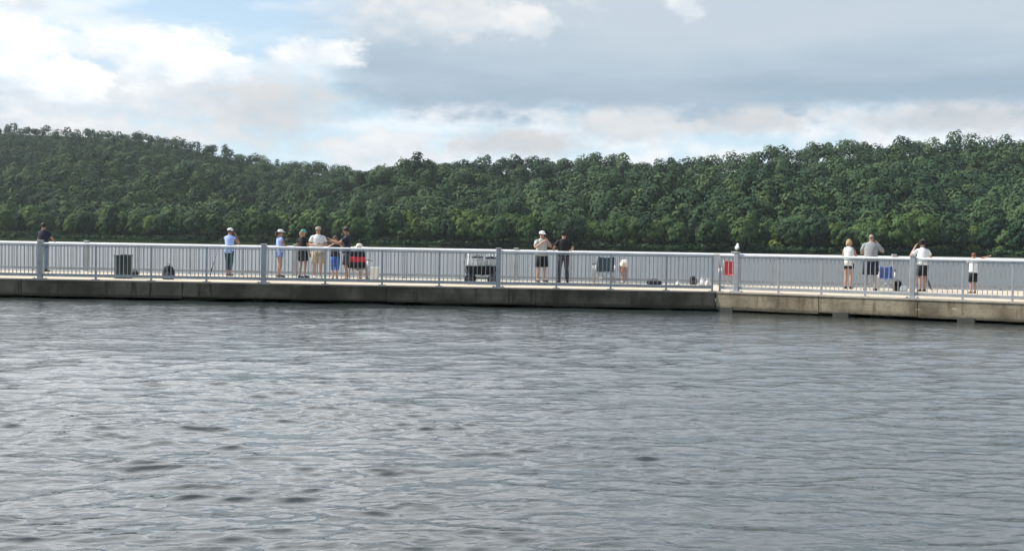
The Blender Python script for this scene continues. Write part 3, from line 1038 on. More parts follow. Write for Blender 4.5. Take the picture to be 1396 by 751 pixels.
backpack('black rounded backpack on the deck between the litter bin and the person in light blue', at(229.5, 380.8), 0.35, s=0.95)
backpack('black backpack set down in front of the far railing, left of two white bags', at(945, 388), 0.2, s=0.62)
backpack('black backpack standing beside the blue camp chair', at(1224, 396.5), -0.3, s=0.72)


def sack(label, p, rz, m, s=1.0, h=0.3):
    t = thing('bag', label, 'bag', p, rz, 'carrier bags on the deck')
    prof = [(0, 0.13, 0.09), (0.03, 0.15, 0.11), (0.6 * h, 0.14, 0.10), (0.85 * h, 0.12, 0.06), (h, 0.10, 0.03)]
    mb = MB().tube([(0.01 * math.sin(9 * z), 0, z * s) for z, a, b in prof], [(a * s, b * s) for z, a, b in prof], 12)
    mb.v = [(x + random.uniform(-.008, .008), y + random.uniform(-.008, .008), z) for x, y, z in mb.v]
    mb.build('bag_body', M[m], t, True)
    for c in (-1, 1):
        MB().tube([(-0.05 * s, c * 0.02, h * s), (-0.03 * s, c * 0.03, (h + 0.10) * s), (0.03 * s, c * 0.03, (h + 0.10) * s), (0.05 * s, c * 0.02, h * s)], 0.006, 6).build('handle', M[m], t, True)


sack('white carrier bag on the deck, nearer to the small black backpack', at(957, 389), 0.1, 'white', 0.75, 0.24)
sack('cream carrier bag on the deck, just left of the thin corner posts', at(965, 389.5), 0.5, 'cream', 0.75, 0.24)
sack('small white bag lying by the far railing between the bending child and the black backpack', at(924, 388.5), -0.3, 'white', 0.5, 0.2)
sack('white bag on the deck just left of the thick post by the curly haired person', at(1231, 397.5), 0.3, 'white', 0.8, 0.24)
# dark duffel lying on the deck
p = at(892, 388)
t = thing('duffel_bag', 'flat dark duffel bag lying on the deck right of the bending child', 'duffel bag', p, 0.05)
MB().tube([(-0.27, 0, 0.06), (-0.22, 0, 0.07), (0.2, 0, 0.065), (0.27, 0, 0.05)], [0.03, 0.07, 0.065, 0.025], 12).build('bag_body', M['black'], t, True)
MB().tube([(-0.1, 0, 0.13), (-0.06, 0, 0.19), (0.06, 0, 0.19), (0.1, 0, 0.13)], 0.01, 6).build('handle', M['black'], t, True)
# white bucket
p = at(510.5, 381.5)
t = thing('bucket', 'tall white plastic bucket on the deck right of the black and red chair', 'bucket', p)
MB().lathe([(0.13, 0.0), (0.135, 0.01), (0.16, 0.40), (0.172, 0.405), (0.172, 0.425), (0.15, 0.425), (0.13, 0.03)], 20).build('pail', M['white'], t, True)
MB().tube([(0.165 * math.cos(a), -0.06, 0.40 - 0.12 * math.sin(a)) for a in np.linspace(0, PI, 9)], 0.005, 6).build('handle', M['steel'], t, True)
# fishing rod leaning on the far railing
pf = at(286, 375.4)
pt = Vector((pf.x + 0.05, back_y(pf.x) - 0.22, DECK + RH))
t = thing('fishing_rod', 'thin reddish fishing rod leaning on the far railing left of the person in light blue', 'fishing rod', pf)
e = (pt - pf)
MB().tube([Vector((0, 0, 0)), e * 0.9, e * 1.25], [0.013, 0.008, 0.004], 8).build('rod_blank', M['rod'], t, True)
MB().tube([Vector((0, 0, 0.0)) , e * 0.24], 0.019, 8).build('grip', M['black'], t, True)
mb = MB().lathe([(0.018, -0.03), (0.034, -0.02), (0.034, 0.02), (0.018, 0.03)], 12, e * 0.2 + Vector((0, -0.06, 0)))
mb.build('reel', M['charcoal'], t, True)
# folded umbrella against the rail
p = at(1270, 395.5)
t = thing('umbrella', 'closed black umbrella leaning at the far railing right of the curly haired person', 'umbrella', p, 0)
q = Vector((p.x, back_y(p.x) - 0.2, DECK + 0.78)) - p
MB().tube([q * 0.0 + Vector((0, 0, 0.0)), q * 0.06, q * 0.30, q * 0.75, q * 0.8], [0.005, 0.02, 0.05, 0.04, 0.015], 10).build('canopy', M['black'], t, True)
MB().tube([q * 0.8, q * 1.02, q * 1.02 + Vector((0.03, 0, 0.03)), q * 1.02 + Vector((0.06, 0, 0.0))], 0.011, 8).build('handle', M['blackrub'], t, True)
# cool box left of the gull post? small low white cooler behind the bending child is not shown

# ------------------------------------------------------------------ wagon with its load
p = at(656.5, 387.6)
WZ = math.atan2(dl.y, dl.x)
t = thing('wagon', 'black folding beach wagon with four fat wheels parked against the near railing', 'wagon', p, WZ)
mb = MB()
L2, W2, z0, z1 = 0.47, 0.26, 0.30, 0.56
vs = []
for (lx, wy, z) in ((L2 * 0.86, W2 * 0.85, z0), (L2, W2, z1), (L2 - 0.02, W2 - 0.02, z1), (L2 * 0.84, W2 * 0.82, z0 + 0.02)):
    vs += [(-lx, -wy, z), (lx, -wy, z), (lx, wy, z), (-lx, wy, z)]
fs = [(3, 2, 1, 0), (12, 13, 14, 15)]
for k in (0, 4, 8):
    for i in range(4):
        j = (i + 1) % 4
        fs.append((k + i, k + j, k + 4 + j, k + 4 + i))
mb.add(vs, fs)
mb.build('fabric_tub', M['black'], t)
mb = MB()
for y in (-W2 - 0.012, W2 + 0.012):
    mb.tube([(-L2, y, z1 + 0.01), (L2, y, z1 + 0.01)], 0.013, 8)
    mb.tube([(-L2 * 0.8, y, 0.2), (0, y, z1)], 0.010, 8)
    mb.tube([(0, y, 0.26), (L2 * 0.8, y, z1)], 0.010, 8)
    mb.tube([(-L2 * 0.8, y, 0.20), (L2 * 0.8, y, 0.20)], 0.012, 8)
    for x in (-L2, L2):
        mb.tube([(x * 0.86, y, 0.18), (x, y, z1 + 0.01)], 0.012, 8)
mb.build('frame', M['blackrub'], t, True)
for x in (-0.36, 0.36):
    for y in (-0.30, 0.30):
        mb = MB()
        r, hw = 0.165, 0.05
        prof = [(0.10, -hw), (0.145, -hw), (r, -hw * 0.5), (r, hw * 0.5), (0.145, hw), (0.10, hw)]
        rotm = Euler((PI / 2, 0, 0)).to_matrix()
        m2 = MB().lathe(prof, 20)
        m2.v = [tuple(rotm @ Vector(v)) for v in m2.v]
        wl = m2.build('wheel', M['blackrub'], t, True, (x, y, r))
        m3 = MB().lathe([(0.02, -hw * 1.05), (0.095, -hw * 1.02), (0.095, hw * 1.02), (0.02, hw * 1.05)], 16)
        m3.v = [tuple(rotm @ Vector(v)) for v in m3.v]
        m3.build('rim', M['charcoal'], wl, True)
MB().tube([(-L2, 0, 0.30), (-L2 - 0.05, 0, 0.42), (-L2 - 0.08, 0.0, 0.70), (-L2 - 0.04, 0, 0.95)], 0.014, 8).build('pull_handle', M['blackrub'], t, True)


def basket(label, lx, lz, w, h, m='white'):
    """slatted white crate standing in the wagon"""
    c = p + Matrix.Rotation(WZ, 3, 'Z') @ Vector((lx, 0, 0)) + Vector((0, 0, lz))
    b = thing('crate', label, 'crate', c, WZ, 'white crates in the wagon')
    MB().box((0, 0, 0.012), (w, 0.36, 0.02)).build('crate_floor', M[m], b)
    n = max(3, round(h / 0.075))
    for s in (-1, 1):
        for k in range(n):
            z = 0.045 + (h - 0.06) * k / (n - 1)
            MB().box((0, s * 0.185, z), (w, 0.012, 0.020)).build('slat', M[m], b)
            MB().box((s * (w / 2 - 0.008), 0, z), (0.012, 0.345, 0.028)).build('slat', M[m], b)
    for sx in (-1, 0, 1):
        for sy in (-1, 1):
            MB().box((sx * (w / 2 - 0.03), sy * 0.199, h / 2), (0.035, 0.014, h)).build('crate_post', M[m], b)


basket('white slatted crate in the middle of the black wagon', -0.13, 0.555, 0.40, 0.26)
basket('pale grey slatted crate in the black wagon beside the thick post', 0.30, 0.555, 0.34, 0.22, 'palegrey')
c = p + Matrix.Rotation(WZ, 3, 'Z') @ Vector((-0.41, -0.02, 0.57))
b = thing('bag', 'crumpled white cloth bag in the left end of the black wagon', 'bag', c, WZ)
mb = MB().tube([(0, 0, 0), (0, 0, 0.05), (0.01, 0, 0.2), (-0.01, 0, 0.30), (0.015, 0, 0.36)], [0.05, 0.065, 0.055, 0.03, 0.045], 10)
mb.v = [(x + random.uniform(-.01, .01), y + random.uniform(-.01, .01), z) for x, y, z in mb.v]
mb.build('bag_body', M['white_cloth'], b, True)
MB().tube([(-0.03, 0, 0.34), (-0.02, 0, 0.42), (0.02, 0, 0.42), (0.03, 0, 0.34)], 0.007, 6).build('handle', M['white_cloth'], b, True)

# dark gear packed round the crates
for lab, lx, ly, lz, w, h in (('dark folded blanket laid over the white slatted crate in the wagon', -0.14, 0.0, 0.817, 0.34, 0.06), ('pale grey cool bag wedged in front of the white crate in the wagon', -0.02, -0.225, 0.575, 0.30, 0.17)):
    c = p + Matrix.Rotation(WZ, 3, 'Z') @ Vector((lx, ly, lz))
    b = thing('blanket' if 'blanket' in lab else 'cool_bag', lab, 'blanket' if 'blanket' in lab else 'cool bag', c, WZ)
    MB().bbox((0, 0, h / 2), (w, 0.30 if 'blanket' in lab else 0.05, h), 0.02).build('cloth' if 'blanket' in lab else 'bag_body', M['charcoal' if 'blanket' in lab else 'palegrey'], b)
    MB().tube([(-0.07, -0.03, h - 0.004), (-0.05, -0.035, h + 0.03), (0.05, -0.035, h + 0.03), (0.07, -0.03, h - 0.004)], 0.008, 6).build('handle' if 'bag' in lab else 'strap', M['black'], b, True)

c = p + Matrix.Rotation(WZ, 3, 'Z') @ Vector((0.27, 0.05, 0.778))
b = thing('folded_chair', 'folded camp chair with white poles and black cloth lying on the wagon load', 'folding chair', c, WZ)
for k in range(4):
    MB().tube([(-0.16 + 0.10 * k, 0.03 * (k % 2), 0.012), (-0.12 + 0.09 * k, 0.02, 0.16 + 0.05 * (k % 2))], 0.012, 8).build('pole', M['white'], b, True)
MB().tube([(-0.17, 0.02, 0.045), (0.02, 0.0, 0.06), (0.16, 0.02, 0.045)], [0.03, 0.042, 0.03], 10).build('cloth', M['black'], b, True)

# ------------------------------------------------------------------ gull on the post
t = thing('gull', 'white gull perched on top of the thick railing post at the corner', 'gull', (GULL_POST.x, GULL_POST.y, DECK + 1.155), math.radians(160))
mb = MB().tube([(0, 0.11, 0.075), (0, 0.06, 0.09), (0, 0.0, 0.12), (0, -0.045, 0.165), (0, -0.06, 0.20), (0, -0.072, 0.225), (0, -0.085, 0.243)],
               [0.012, 0.038, 0.058, 0.048, 0.032, 0.031, 0.014], 12)
mb.build('body', M['gull'], t, True)
for c in (-1, 1):
    MB().tube([(c * 0.045, -0.03, 0.150), (c * 0.055, 0.03, 0.12), (c * 0.03, 0.12, 0.08), (c * 0.012, 0.17, 0.062)], [(0.008, 0.02), (0.012, 0.04), (0.009, 0.022), (0.004, 0.006)], 8).build('wing', M['gullwing'], t, True)
    mb = MB().tube([(c * 0.02, 0.005, 0.08), (c * 0.02, 0.0, 0.004)], 0.004, 6)
    mb.tube([(c * 0.02, 0.005, 0.004), (c * 0.02, -0.035, 0.004)], [0.004, 0.010], 6, flat=0.4)
    mb.build('leg', M['beak'], t, True)
MB().tube([(0, -0.092, 0.228), (0, -0.115, 0.224), (0, -0.135, 0.215)], [0.009, 0.007, 0.003], 8).build('beak', M['beak'], t, True)

# ------------------------------------------------------------------ water
def make_water():
    f1 = F * 1024 / 1396
    azs = np.concatenate([np.linspace(-1.25, -0.56, 24, endpoint=False), np.linspace(-0.56, 0.56, 780), np.linspace(0.56, 1.25, 25)[1:]])
    pxs = np.concatenate([np.linspace(760, 330, 40, endpoint=False), np.linspace(330, 40, 430, endpoint=False), np.linspace(40, 2.2, 60)])
    ds = f1 * EYE / pxs
    Dg, Ag = np.meshgrid(ds, azs, indexing='ij')
    X = Dg * np.tan(Ag) * 1.0
    Y = Dg * np.ones_like(Ag)
    # wave field: many short crested waves running out of the left of the picture
    r = np.random.default_rng(3)
    H = np.zeros_like(X)
    DX = np.zeros_like(X)
    DY = np.zeros_like(X)
    cell = np.gradient(ds)[:, None] * np.ones_like(X)
    wob = 0.9 * np.sin(X * 0.13 + 1.3) * np.sin(Y * 0.17 + .4) + 0.6 * np.sin(X * 0.31 - Y * 0.23)
    patch = 0.75 + 0.35 * np.sin(X * 0.21 + 0.6 * np.sin(Y * 0.33)) * np.sin(Y * 0.29 + 2.0 + 0.5 * np.sin(X * 0.37)) - 0.012 * X
    patch = np.clip(patch, 0.35, 1.05)
    burst = np.zeros_like(X)                 # cat's paws: places where the short waves stand steeper
    for i in range(12):
        lb = 0.9 * 5 ** r.random()
        tb = r.random() * 6.28
        burst += np.cos(2 * PI / lb * (math.cos(tb) * X * 0.6 + math.sin(tb) * Y) + r.random() * 6.28)
    burst = 0.92 + 0.16 * np.clip(burst, -2.2, 2.2)
    for i in range(120):
        lam = 0.11 * (9.5) ** r.random() if i % 9 else 1.0 * 2.6 ** r.random()
        th = math.radians(r.normal(-80, 20 if lam < 0.5 else 30))           # heading, measured from +X
        k = 2 * PI / lam
        slope = 0.0172 * (lam / 1.0) ** -0.12
        a = slope / k
        att = np.clip((lam / np.maximum(cell, 1e-6) - 2.0) / 2.0, 0, 1)
        ph = k * (math.cos(th) * X + math.sin(th) * Y) + r.random() * 6.28 + wob * (1.2 if lam < 1.5 else 0.6)
        g = a * att * patch * (1.3 if lam < 0.3 else (0.65 if lam > 0.9 else 1.0))
        if lam < 0.45:
            g = g * burst
        else:
            g = g * 0.85
        H += g * np.cos(ph)
        DX -= 0.8 * g * math.cos(th) * np.sin(ph)
        DY -= 0.8 * g * math.sin(th) * np.sin(ph)
    co = np.stack([X + DX, Y + DY, H - 0.0], -1).reshape(-1, 3)
    R_, C_ = X.shape
    idx = np.arange(R_ * C_).reshape(R_, C_)
    q = np.stack([idx[:-1, :-1], idx[:-1, 1:], idx[1:, 1:], idx[1:, :-1]], -1).reshape(-1, 4)
    return np_mesh('water', co, q)


def np_mesh(name, co, faces, smooth=True):
    me = bpy.data.meshes.new(name)
    n = faces.shape[1]
    me.vertices.add(len(co))
    me.vertices.foreach_set('co', np.ascontiguousarray(co, dtype=np.float32).ravel())
    me.loops.add(faces.size)
    me.loops.foreach_set('vertex_index', np.ascontiguousarray(faces, dtype=np.int32).ravel())
    me.polygons.add(len(faces))
    me.polygons.foreach_set('loop_start', np.arange(0, faces.size, n, dtype=np.int32))
    me.polygons.foreach_set('use_smooth', np.full(len(faces), smooth))
    me.update(calc_edges=True)
    return me


def water_mat():
    m = bpy.data.materials.new('river_water')
    m.use_nodes = True
    T = NT(m.node_tree)
    b = T.n['Principled BSDF']
    T.put(b.inputs['Base Color'], (0.034, 0.042, 0.043))
    b.inputs['IOR'].default_value = 1.333
    g = T.node('ShaderNodeNewGeometry')
    s = T.node('ShaderNodeSeparateXYZ')
    T.l.new(g.outputs['Position'], s.inputs[0])
    x, y, z = s.outputs
    T.put(b.inputs['Roughness'], T.m('SUBTRACT', T.smooth(y, 33, 60, 0.07, 0.28), T.smooth(y, 330, 600, 0.0, 0.24)))      # open river beyond the pier is more ruffled
    # rotate so that the ripples run with the wind
    v = T.xyz(T.m('ADD', T.m('MULTIPLY', x, 0.60), T.m('MULTIPLY', y, 0.08)), T.m('SUBTRACT', y, T.m('MULTIPLY', x, 0.12)), 0.0)
    n1 = T.noise(v, 2.1, 2, 0.5, 0.4)
    n2 = T.noise(v, 6.0, 2, 0.5, 0.4)
    n4 = T.noise(v, 15.0, 2, 0.5, 0.3)
    gust = T.noise(g.outputs['Position'], 0.12, 3, 0.5)

    def crest(n):                            # sharp crests over broad troughs
        return T.m('POWER', T.m('SUBTRACT', 1.0, T.m('ABSOLUTE', T.m('MULTIPLY', T.m('SUBTRACT', n, 0.5), 3.2))), 1.6, clamp=False)
    h = T.m('ADD', T.m('MULTIPLY', crest(n1), 0.016), T.m('MULTIPLY', crest(n2), 0.0072))
    h = T.m('ADD', h, T.m('MULTIPLY', n4, 0.006))
    h = T.m('MULTIPLY', h, T.m('MULTIPLY', T.m('MULTIPLY', T.lin(gust, 0.3, 0.7, 0.6, 1.35), T.lin(y, 10, 24, 0.7, 2.0)), T.smooth(y, 90, 40)))
    bp = T.node('ShaderNodeBump')
    bp.inputs['Strength'].default_value = 0.45
    bp.inputs['Distance'].default_value = 1.0
    T.l.new(h, bp.inputs['Height'])
    T.l.new(bp.outputs[0], b.inputs['Normal'])
    return m


wm = make_water()
wm.materials.append(water_mat())
water = structure(link('water', wm))
# river bed below, so that nothing is seen through at the sides
# ------------------------------------------------------------------ hills across the river
RX = np.array([-400, -200, 0, 60, 120, 180, 240, 300, 350, 400, 440, 490, 540, 580, 640, 700, 750, 800, 830, 860, 900, 950, 1000, 1040, 1100, 1160, 1240, 1300, 1350, 1396, 1550, 1800], float)
RY = np.array([196, 178, 171, 173, 175, 179, 188, 201, 211, 219, 223, 227, 226, 222, 217, 214, 213, 207, 209, 214, 211, 211, 206, 197, 196, 188, 183, 182, 184, 188, 205, 235], float)


def hill_params(px):
    px = np.asarray(px, float)
    s = np.interp(px, [-400, 0, 700, 1396, 1800], [840, 790, 720, 650, 640])
    r = np.interp(px, [-400, 0, 330, 470, 600, 800, 1100, 1396, 1800], [1750, 1750, 1650, 1480, 1280, 1180, 1120, 1120, 1150])
    e = (335.2 + 0.0168 * (px - CX) - np.interp(px, RX, RY)) / F      # tangent of the ridge, trees included
    return s, r, e


def vnoise(x, y, seed):
    r = np.random.default_rng(seed)
    out = np.zeros_like(x)
    for i in range(14):
        lam = 60 * 6 ** r.random()
        th = r.random() * 2 * PI
        out += lam / 260 * np.cos(2 * PI / lam * (math.cos(th) * x + math.sin(th) * y) + r.random() * 6.28 + 0.8 * np.sin(0.008 * x + i))
    return out / 3.2


def ground(px, t):
    """world position of the hill at bearing px and fraction t from shore (0) to ridge (1)"""
    s, r, e = hill_params(px)
    d = s + (r - s) * t
    er = (r * e - np.interp(px, [150, 620, 1000], [14.5, 18.5, 22.0]) + EYE) / r           # ground tangent at the ridge
    q = np.clip((t - 0.05) / 0.95, 0, None)
    prof = np.where(t <= 1, q ** 0.82, 1 - (t - 1) * 1.9)
    z = 1.6 + d * er * prof - 1.6 * prof
    z = np.where(t < 0.0, 1.6 + t * 700, z)
    y = d
    x = (np.asarray(px, float) - CX) / F * d
    z = z + vnoise(x, y, 5) * 13.0 * np.clip(t * (1.0 - t) * 4, 0, 1) * np.clip(t * 6, 0, 1)
    return x, y, z


def foliage_mat(name, stuff):
    m = bpy.data.materials.new(name)
    m.use_nodes = True
    T = NT(m.node_tree)
    b = T.n['Principled BSDF']
    at_ = T.node('ShaderNodeAttribute')
    at_.attribute_name = 'tint'
    oi = T.node('ShaderNodeObjectInfo')
    sepc = T.node('ShaderNodeSeparateColor')
    T.l.new(at_.outputs['Color'], sepc.inputs[0])
    leaf, tree = sepc.outputs[0], sepc.outputs[1]
    rnd = tree if stuff else oi.outputs['Random']
    c = T.mix(T.lin(rnd, 0.0, 1.0, 0, 1), (0.024, 0.052, 0.027), (0.076, 0.120, 0.049))
    c = T.mix(T.smooth(rnd, 0.86, 1.0, 0, 0.8), c, (0.095, 0.128, 0.042))
    if not stuff:
        c = T.mix(1.0, c, oi.outputs['Color'], 'MULTIPLY')
    k = T.lin(leaf, 0, 1, 0.65, 1.35)
    c = T.mix(1.0, c, T.xyz(k, k, k), 'MULTIPLY')
    T.put(b.inputs['Base Color'], c)
    b.inputs['Roughness'].default_value = 0.7
    b.inputs['Specular IOR Level'].default_value = 0.04
    return m


M['leaf'] = foliage_mat('tree_leaves', False)
M['forest'] = foliage_mat('forest_leaves', True)
M['bark'] = mat('bark', (0.085, 0.07, 0.055), 0.9, 0, 0.3, 2.0, 0.5)
m = bpy.data.materials.new('forest_floor')
m.use_nodes = True
T = NT(m.node_tree)
g = T.node('ShaderNodeNewGeometry')
T.put(T.n['Principled BSDF'].inputs['Base Color'], T.mix(T.noise(g.outputs['Position'], 0.06, 5), (0.011, 0.020, 0.009), (0.020, 0.034, 0.013)))
T.n['Principled BSDF'].inputs['Roughness'].default_value = 0.95
T.n['Principled BSDF'].inputs['Specular IOR Level'].default_value = 0.0
M['floor'] = m

gpx = np.linspace(-700, 2100, 240)
gt = np.concatenate([[-0.006, 0.0], np.linspace(0.03, 1.0, 44), [1.05, 1.15, 1.3, 1.5]])
GT, GP = np.meshgrid(gt, gpx, indexing='ij')
gx_, gy_, gz_ = ground(GP, GT)
co = np.stack([gx_, gy_, np.maximum(gz_, -2)], -1).reshape(-1, 3)
idx = np.arange(co.shape[0]).reshape(GT.shape)
q = np.stack([idx[:-1, :-1], idx[:-1, 1:], idx[1:, 1:], idx[1:, :-1]], -1).reshape(-1, 4)
hm = np_mesh('hills', co, q)
hm.materials.append(M['floor'])
structure(link('hills', hm))


# ------------------------------------------------------------------ trees
def crown_arrays(seed, n_cl, n_leaf, leaf, R=7.5, Hc=13.0, z0=4.0, style='round', cl=(0.26, 0.42), dm=0.68):
    """leaf quads of one crown: (n,4,3) corners and one tint per leaf"""
    r = np.random.default_rng(seed)
    quads, tint = [], []
    lop = r.normal(0, 0.10, 3)
    for i in range(n_cl):
        f = (i + 0.5) / n_cl
        zz = 1 - 1.65 * f                          # from the top down past the middle
        a = i * 2.399963 + r.normal(0, 0.35)
        rad = math.sqrt(max(0.0, 1 - zz * zz)) * r.uniform(0.62, 1.0)
        if style == 'tall':
            rad *= 0.72
        cc = np.array([rad * math.cos(a) * R * 0.80, rad * math.sin(a) * R * 0.80, z0 + Hc * 0.5 + zz * Hc * 0.40 * r.uniform(0.8, 1.1)])
        cc[:2] += lop[:2] * R * (zz + 0.5)
        cr = R * r.uniform(*cl)
        ct_ = r.uniform(0.25, 0.8)
        d = r.normal(size=(n_leaf, 3))
        d[:, 2] = np.abs(d[:, 2]) * 1.0 - 0.15
        d[:, :2] += cc[:2] / R * 0.5
        d /= np.linalg.norm(d, axis=1)[:, None]
        p = cc + d * cr * r.uniform(0.80, 1.06, (n_leaf, 1)) * np.array([1, 1, 0.85])
        dome = p - np.array([0, 0, z0 + Hc * 0.42])
        dome = dome / np.array([R * 0.95, R * 0.95, Hc * 0.55])
        dome /= np.linalg.norm(dome, axis=1)[:, None] + 1e-6
        nn = dome * dm + d * (1 - dm) + r.normal(0, 0.10, (n_leaf, 3))
        nn /= np.linalg.norm(nn, axis=1)[:, None]
        u = np.cross(nn, r.normal(size=(n_leaf, 3)))
        u /= np.linalg.norm(u, axis=1)[:, None]
        w = np.cross(nn, u)
        sz = leaf * r.uniform(0.6, 1.25, (n_leaf, 1))
        quads.append(np.stack([p - u * sz, p - w * sz * 0.6, p + u * sz, p + w * sz * 0.6], 1))
        tint.append(np.clip(ct_ + r.normal(0, 0.09, n_leaf), 0, 1))
    return np.concatenate(quads), np.concatenate(tint)


def quads_mesh(name, quads, tint, m, tree=None):
    n = len(quads)
    me = np_mesh(name, quads.reshape(-1, 3), np.arange(n * 4).reshape(n, 4), False)
    at_ = me.attributes.new('tint', 'FLOAT_COLOR', 'FACE')
    colr = np.ones((n, 4), np.float32)
    colr[:, 0] = tint
    colr[:, 1] = tree if tree is not None else 0.5
    at_.data.foreach_set('color', colr.ravel())
    me.materials.append(m)
    return me


def trunk_mesh(seed, h, r0):
    r = random.Random(seed)
    mb = MB()
    top = (r.uniform(-.4, .4), r.uniform(-.4, .4), h * 0.75)
    mb.tube([(0, 0, -1.0), (0, 0, 0.4), (top[0] * .4, top[1] * .4, h * 0.35), top], [r0 * 1.5, r0, r0 * 0.75, r0 * 0.25], 8)
    for k in range(5):
        a = k * 1.26 + r.uniform(-.3, .3)
        z = h * r.uniform(0.25, 0.5)
        e = (math.cos(a) * h * 0.22, math.sin(a) * h * 0.22, z + h * 0.22)
        mb.tube([(top[0] * .4, top[1] * .4, z), (e[0] * .5, e[1] * .5, z + h * 0.09), e], [r0 * 0.4, r0 * 0.28, r0 * 0.1], 6)
    return mb.mesh('trunk', M['bark'], True)


VAR = []
for i in range(8):
    style = 'tall' if i % 4 == 3 else 'round'
    R = [8.2, 7.0, 9.4, 6.4, 7.6, 8.8, 6.6, 5.8][i]
    Hc = [15, 16, 15, 19, 14.5, 16, 14, 19][i]
    z0 = [0.8, 1.2, 0.6, 0.8, 1.0, 0.6, 0.5, 0.8][i]
    qd, ti = crown_arrays(100 + i, 24, 58, 0.72, R, Hc, z0, style, (0.26, 0.42), 0.5)
    VAR.append(dict(style=style, R=R, H=z0 + Hc * 0.93, crown=quads_mesh('crown', qd, ti, M['leaf']), trunk=trunk_mesh(i, z0 + Hc * 0.9, 0.32)))
SHRUB = []
for i in range(2):
    qd, ti = crown_arrays(140 + i, 12, 40, 0.5, 3.4, 5.0, 0.2)
    SHRUB.append(dict(style='shrub', R=3.4, H=4.8, crown=quads_mesh('crown', qd, ti, M['leaf']), trunk=trunk_mesh(40 + i, 4, 0.10)))
LOW, BIG = [], []
for i in range(6):
    R = [8.4, 7.2, 10.0, 6.8, 9.2, 8.0][i]
    Hc = [13, 14, 13, 16, 12.5, 14][i]
    st = 'tall' if i == 3 else 'round'
    LOW.append(crown_arrays(200 + i, 15, 13, 1.20, R, Hc, 3.0, st, dm=0.75))
    BIG.append(crown_arrays(220 + i, 22, 18, 0.92, R, Hc, 2.0, st, dm=0.72))

def grow(px):                               # the wood on the nearer right hill is older and wider crowned
    return float(np.interp(px, [150, 620], [1.08, 1.42]))


# jittered positions over the hills, nearest first
cand = []
tr_ = np.random.default_rng(11)
for row in range(90):
    d_rel = row
t = 0.012
rows = []
while t < 1.10:
    rows.append(t)
    s, r_, _ = hill_params(np.array([700.0]))
    d = s[0] + (r_[0] - s[0]) * t
    t += (11.0 + 3.5 * t) / (r_[0] - s[0])
for k, t in enumerate(rows):
    px = -190.0
    while px < 1590:
        s, r_, _ = hill_params(np.array([px]))
        d = float(s[0] + (r_[0] - s[0]) * t)
        gap = (9.2 if k < 3 else 11.0 * grow(px)) + 3.5 * t
        if k >= 3 and tr_.random() > 1.0 / grow(px) ** 0.9:
            px += gap / d * F
            continue
        step = gap / d * F
        jx = px + tr_.uniform(-0.42, 0.42) * step
        jt = t + tr_.uniform(-0.45, 0.45) * (12 + 6 * t) / float(r_[0] - s[0])
        jt = min(max(jt, 0.008), 1.12)
        cand.append((jx, jt, tr_.random(), tr_.random(), tr_.random()))
        px += step
cand = np.array(cand)
cx_, cy_, cz_ = ground(cand[:, 0], cand[:, 1])
dist = np.hypot(cx_, cy_)
inview = (cand[:, 0] > -14) & (cand[:, 0] < 1410)
# share of the view: nearness and standing in the front rows
score = np.where(inview, cand[:, 1] * 1000, 1e9)
order = np.argsort(score)
N_SINGLE = 278
single = order[:N_SINGLE]
rest = order[N_SINGLE:]

LAND = [(-20, 'left of the leftmost thick post'), (35, 'above the lone navy shirt'), (85, 'right of the leftmost thick post'), (130, 'left of the litter bin'),
        (155, 'above the litter bin'), (190, 'right of the litter bin'), (218, 'above the rounded backpack'), (248, 'right of the rounded backpack'), (296, 'above the leaning white cap'),
        (330, 'left of the second thick post'), (366, 'above the ponytailed white visor'), (396, 'above the teal green cap'), (422, 'above the tan cap'), (447, 'above the blue capri trousers'),
        (464, 'above the held out arm'), (482, 'above the cream sun hat'), (503, 'above the white bucket'), (530, 'right of the white bucket'), (570, 'well left of the wagon'), (605, 'just left of the wagon'), (632, 'above the wagon'),
        (670, 'above the third thick post'), (698, 'right of the wagon post'), (722, 'above the pale grey T-shirt'), (754, 'above the black shirt'), (784, 'right of the black shirt'),
        (808, 'above the teal chair'), (840, 'above the bending child'), (870, 'above the duffel bag'), (905, 'right of the duffel bag'), (935, 'above the small backpack'), (970, 'left of the gull'), (990, 'behind the gull'),
        (1022, 'right of the gull'), (1062, 'well right of the gull'), (1100, 'left of the blonde bob'), (1140, 'above the blonde bob'), (1172, 'above the balding head'), (1202, 'above the blue chair'), (1228, 'right of the blue chair'),
        (1250, 'above the curly hair'), (1276, 'right of the curly hair'), (1312, 'above the auburn haired child'), (1344, 'right of the auburn child'), (1372, 'far right past the auburn child')]


def landmark(px):
    best = LAND[0][1]
    for x, s in LAND:
        if px >= x:
            best = s
    return best


TREES = []


